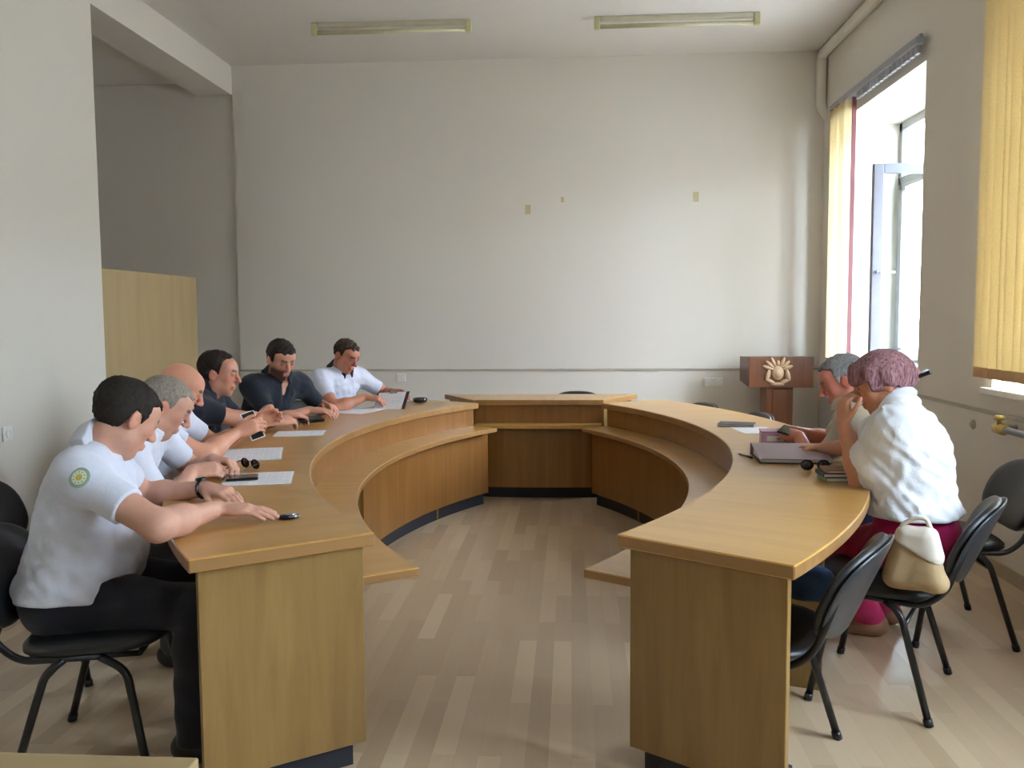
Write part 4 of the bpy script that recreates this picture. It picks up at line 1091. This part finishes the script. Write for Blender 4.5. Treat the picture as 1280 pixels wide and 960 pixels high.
bc = V(.735, 2.90, .462); r = tag(empty('denim_bag', tuple(bc)), 'blue denim bag slumped on the empty chair in front', 'bag')
F = Field(bc - .25, bc + V(.25, .25, .22), .006)
for dx in (-.09, -.02, .05): F.put(cone(bc + fd * dx + Z3 * .045 - sd_ * .03, bc + fd * dx + Z3 * .10, .05, .03, .04))
F.wrinkle(.012, WR); F.cut(lambda X, Y, Z: f32(bc[2]) - Z + 0 * X + 0 * Y, .01)
field_obj(F, 'bag_body', cloth('denim', lin(62, 84, 120)), r, bc)
m = MB(); m.tube(rounded([Vector(p) for p in (fd * .1 + Z3 * .09, fd * .13 + Z3 * .05, fd * .15 + Z3 * .012, fd * .18 - sd_ * .03 + Z3 * .01)], .03), .009, 8); m.build('strap', MAT['phone'], r)

# worn pieces
a = p1['arms'][-1]; u = unit(a['E'] - a['S']); camd = unit(V(0, 0, 1.41) - (a['S'] + a['E']) / 2); nrm = unit(camd - u * (camd @ u)); tt_ = np.cross(u, nrm)
c_ = a['S'] + (a['E'] - a['S']) * .16 + nrm * .0765
m = MB(); MM = Matrix(((tt_[0], u[0], nrm[0], c_[0]), (tt_[1], u[1], nrm[1], c_[1]), (tt_[2], u[2], nrm[2], c_[2]), (0, 0, 0, 1)))
def dome(r0, r1, zz, mi):
    n = 28; rows = []
    for rr in (r0, (r0 + r1) / 2, r1):
        rows.append([m.bm.verts.new(MM @ Vector((rr * math.cos(2 * PI * k / n), rr * math.sin(2 * PI * k / n), zz - rr * rr * 3.0))) for k in range(n)])
    for i in range(2):
        for k in range(n):
            f = m.bm.faces.new((rows[i][k], rows[i][(k + 1) % n], rows[i + 1][(k + 1) % n], rows[i + 1][k])); f.material_index = mi; f.smooth = True
dome(.0005, .010, .0045, 2); dome(.010, .022, .0045, 1); dome(.022, .029, .0045, 0); dome(.029, .031, .0035, 0)
for k in range(10):
    t = 2 * PI * k / 10; cx_, cy_ = .0165 * math.cos(t), .0165 * math.sin(t)
    bmesh.ops.create_icosphere(m.bm, subdivisions=1, radius=.0028, matrix=MM @ Matrix.Translation((cx_, cy_, .004 - .0165 ** 2 * 3)))
for v in m.bm.verts: v.co -= Vector(p1['base'])
o = m.build('sleeve_badge', [plain('badge_green', lin(150, 176, 150)), plain('badge_cream', lin(222, 224, 206)), plain('badge_gold', lin(196, 178, 84))], p1['body']); o['label'] = 'round green and cream sleeve badge'
W_, d_, th_, n_ = p1['hands'][1]
m = MB(); cw = W_ - unit(p1['WL'] - p1['EL']) * .02; ax_ = unit(p1['WL'] - p1['EL']); e1 = unit(np.cross(ax_, V(0, 0, 1))); e2 = np.cross(e1, ax_)
m.tube([Vector(cw + .0305 * (e1 * math.cos(t) + e2 * math.sin(t)) - Vector(p1['base'])) for t in np.linspace(0, 2 * PI, 28, endpoint=False)], .0065, 8, closed=True)
MMw = Matrix(((e1[0], ax_[0], e2[0], 0), (e1[1], ax_[1], e2[1], 0), (e1[2], ax_[2], e2[2], 0), (0, 0, 0, 1))); pw = Vector(cw + e2 * .033 - Vector(p1['base']))
m.lathe([(.018, 0), (.02, .003), (.018, .009), (.01, .01)], 20, 0, Matrix.Translation(pw) @ MMw)
o = m.build('wristwatch', MAT['phone'], p1['body']); o['label'] = 'black wristwatch'
m = MB(); HM = p8['HA']; Mh = Matrix(((HM[0][0], HM[1][0], HM[2][0], 0), (HM[0][1], HM[1][1], HM[2][1], 0), (HM[0][2], HM[1][2], HM[2][2], 0), (0, 0, 0, 1)))
pc = Vector(p8['hp'](-.148, 0, -.022) - p8['base'])
m.box((-.032, -.03, -.008), (.03, .03, .008), 0, Matrix.Translation(pc) @ Mh); o = m.build('hair_clip', MAT['phone'], p8['body'], bevel=.005); o['label'] = 'dark hair clip'


# ------------------------------------------------------------------ light
sun = bpy.data.lights.new('sun', 'SUN'); sun.energy = 9; sun.angle = .01
so_ = bpy.data.objects.new('sun', sun); C.objects.link(so_); so_.rotation_euler = (0, -.95, .25)
w = bpy.data.worlds.new('overcast_sky'); bpy.context.scene.world = w; w.use_nodes = True
bg = w.node_tree.nodes['Background']; bg.inputs['Color'].default_value = (.81, .90, 1.08, 1); bg.inputs['Strength'].default_value = 41.0
for i, ww in enumerate((W1, W2, W3, W4)):
    L = bpy.data.lights.new('window_portal', 'AREA'); L.shape = 'RECTANGLE'; L.size = ww[3] - ww[2]; L.size_y = ww[1] - ww[0]
    L.cycles.is_portal = True
    o = bpy.data.objects.new('window_portal', L); C.objects.link(o)
    o.location = (XR + WT + .02, (ww[0] + ww[1]) / 2, (ww[2] + ww[3]) / 2); o.rotation_euler = (0, PI / 2, 0)
s = bpy.context.scene
s.view_settings.view_transform = 'Standard'; s.view_settings.look = 'None'; s.view_settings.gamma = 1
s.view_settings.use_curve_mapping = False; s.view_settings.exposure = 0.0
s.cycles.use_denoising = True; s.cycles.max_bounces = 10; s.cycles.diffuse_bounces = 6
s.cycles.sample_clamp_indirect = 8
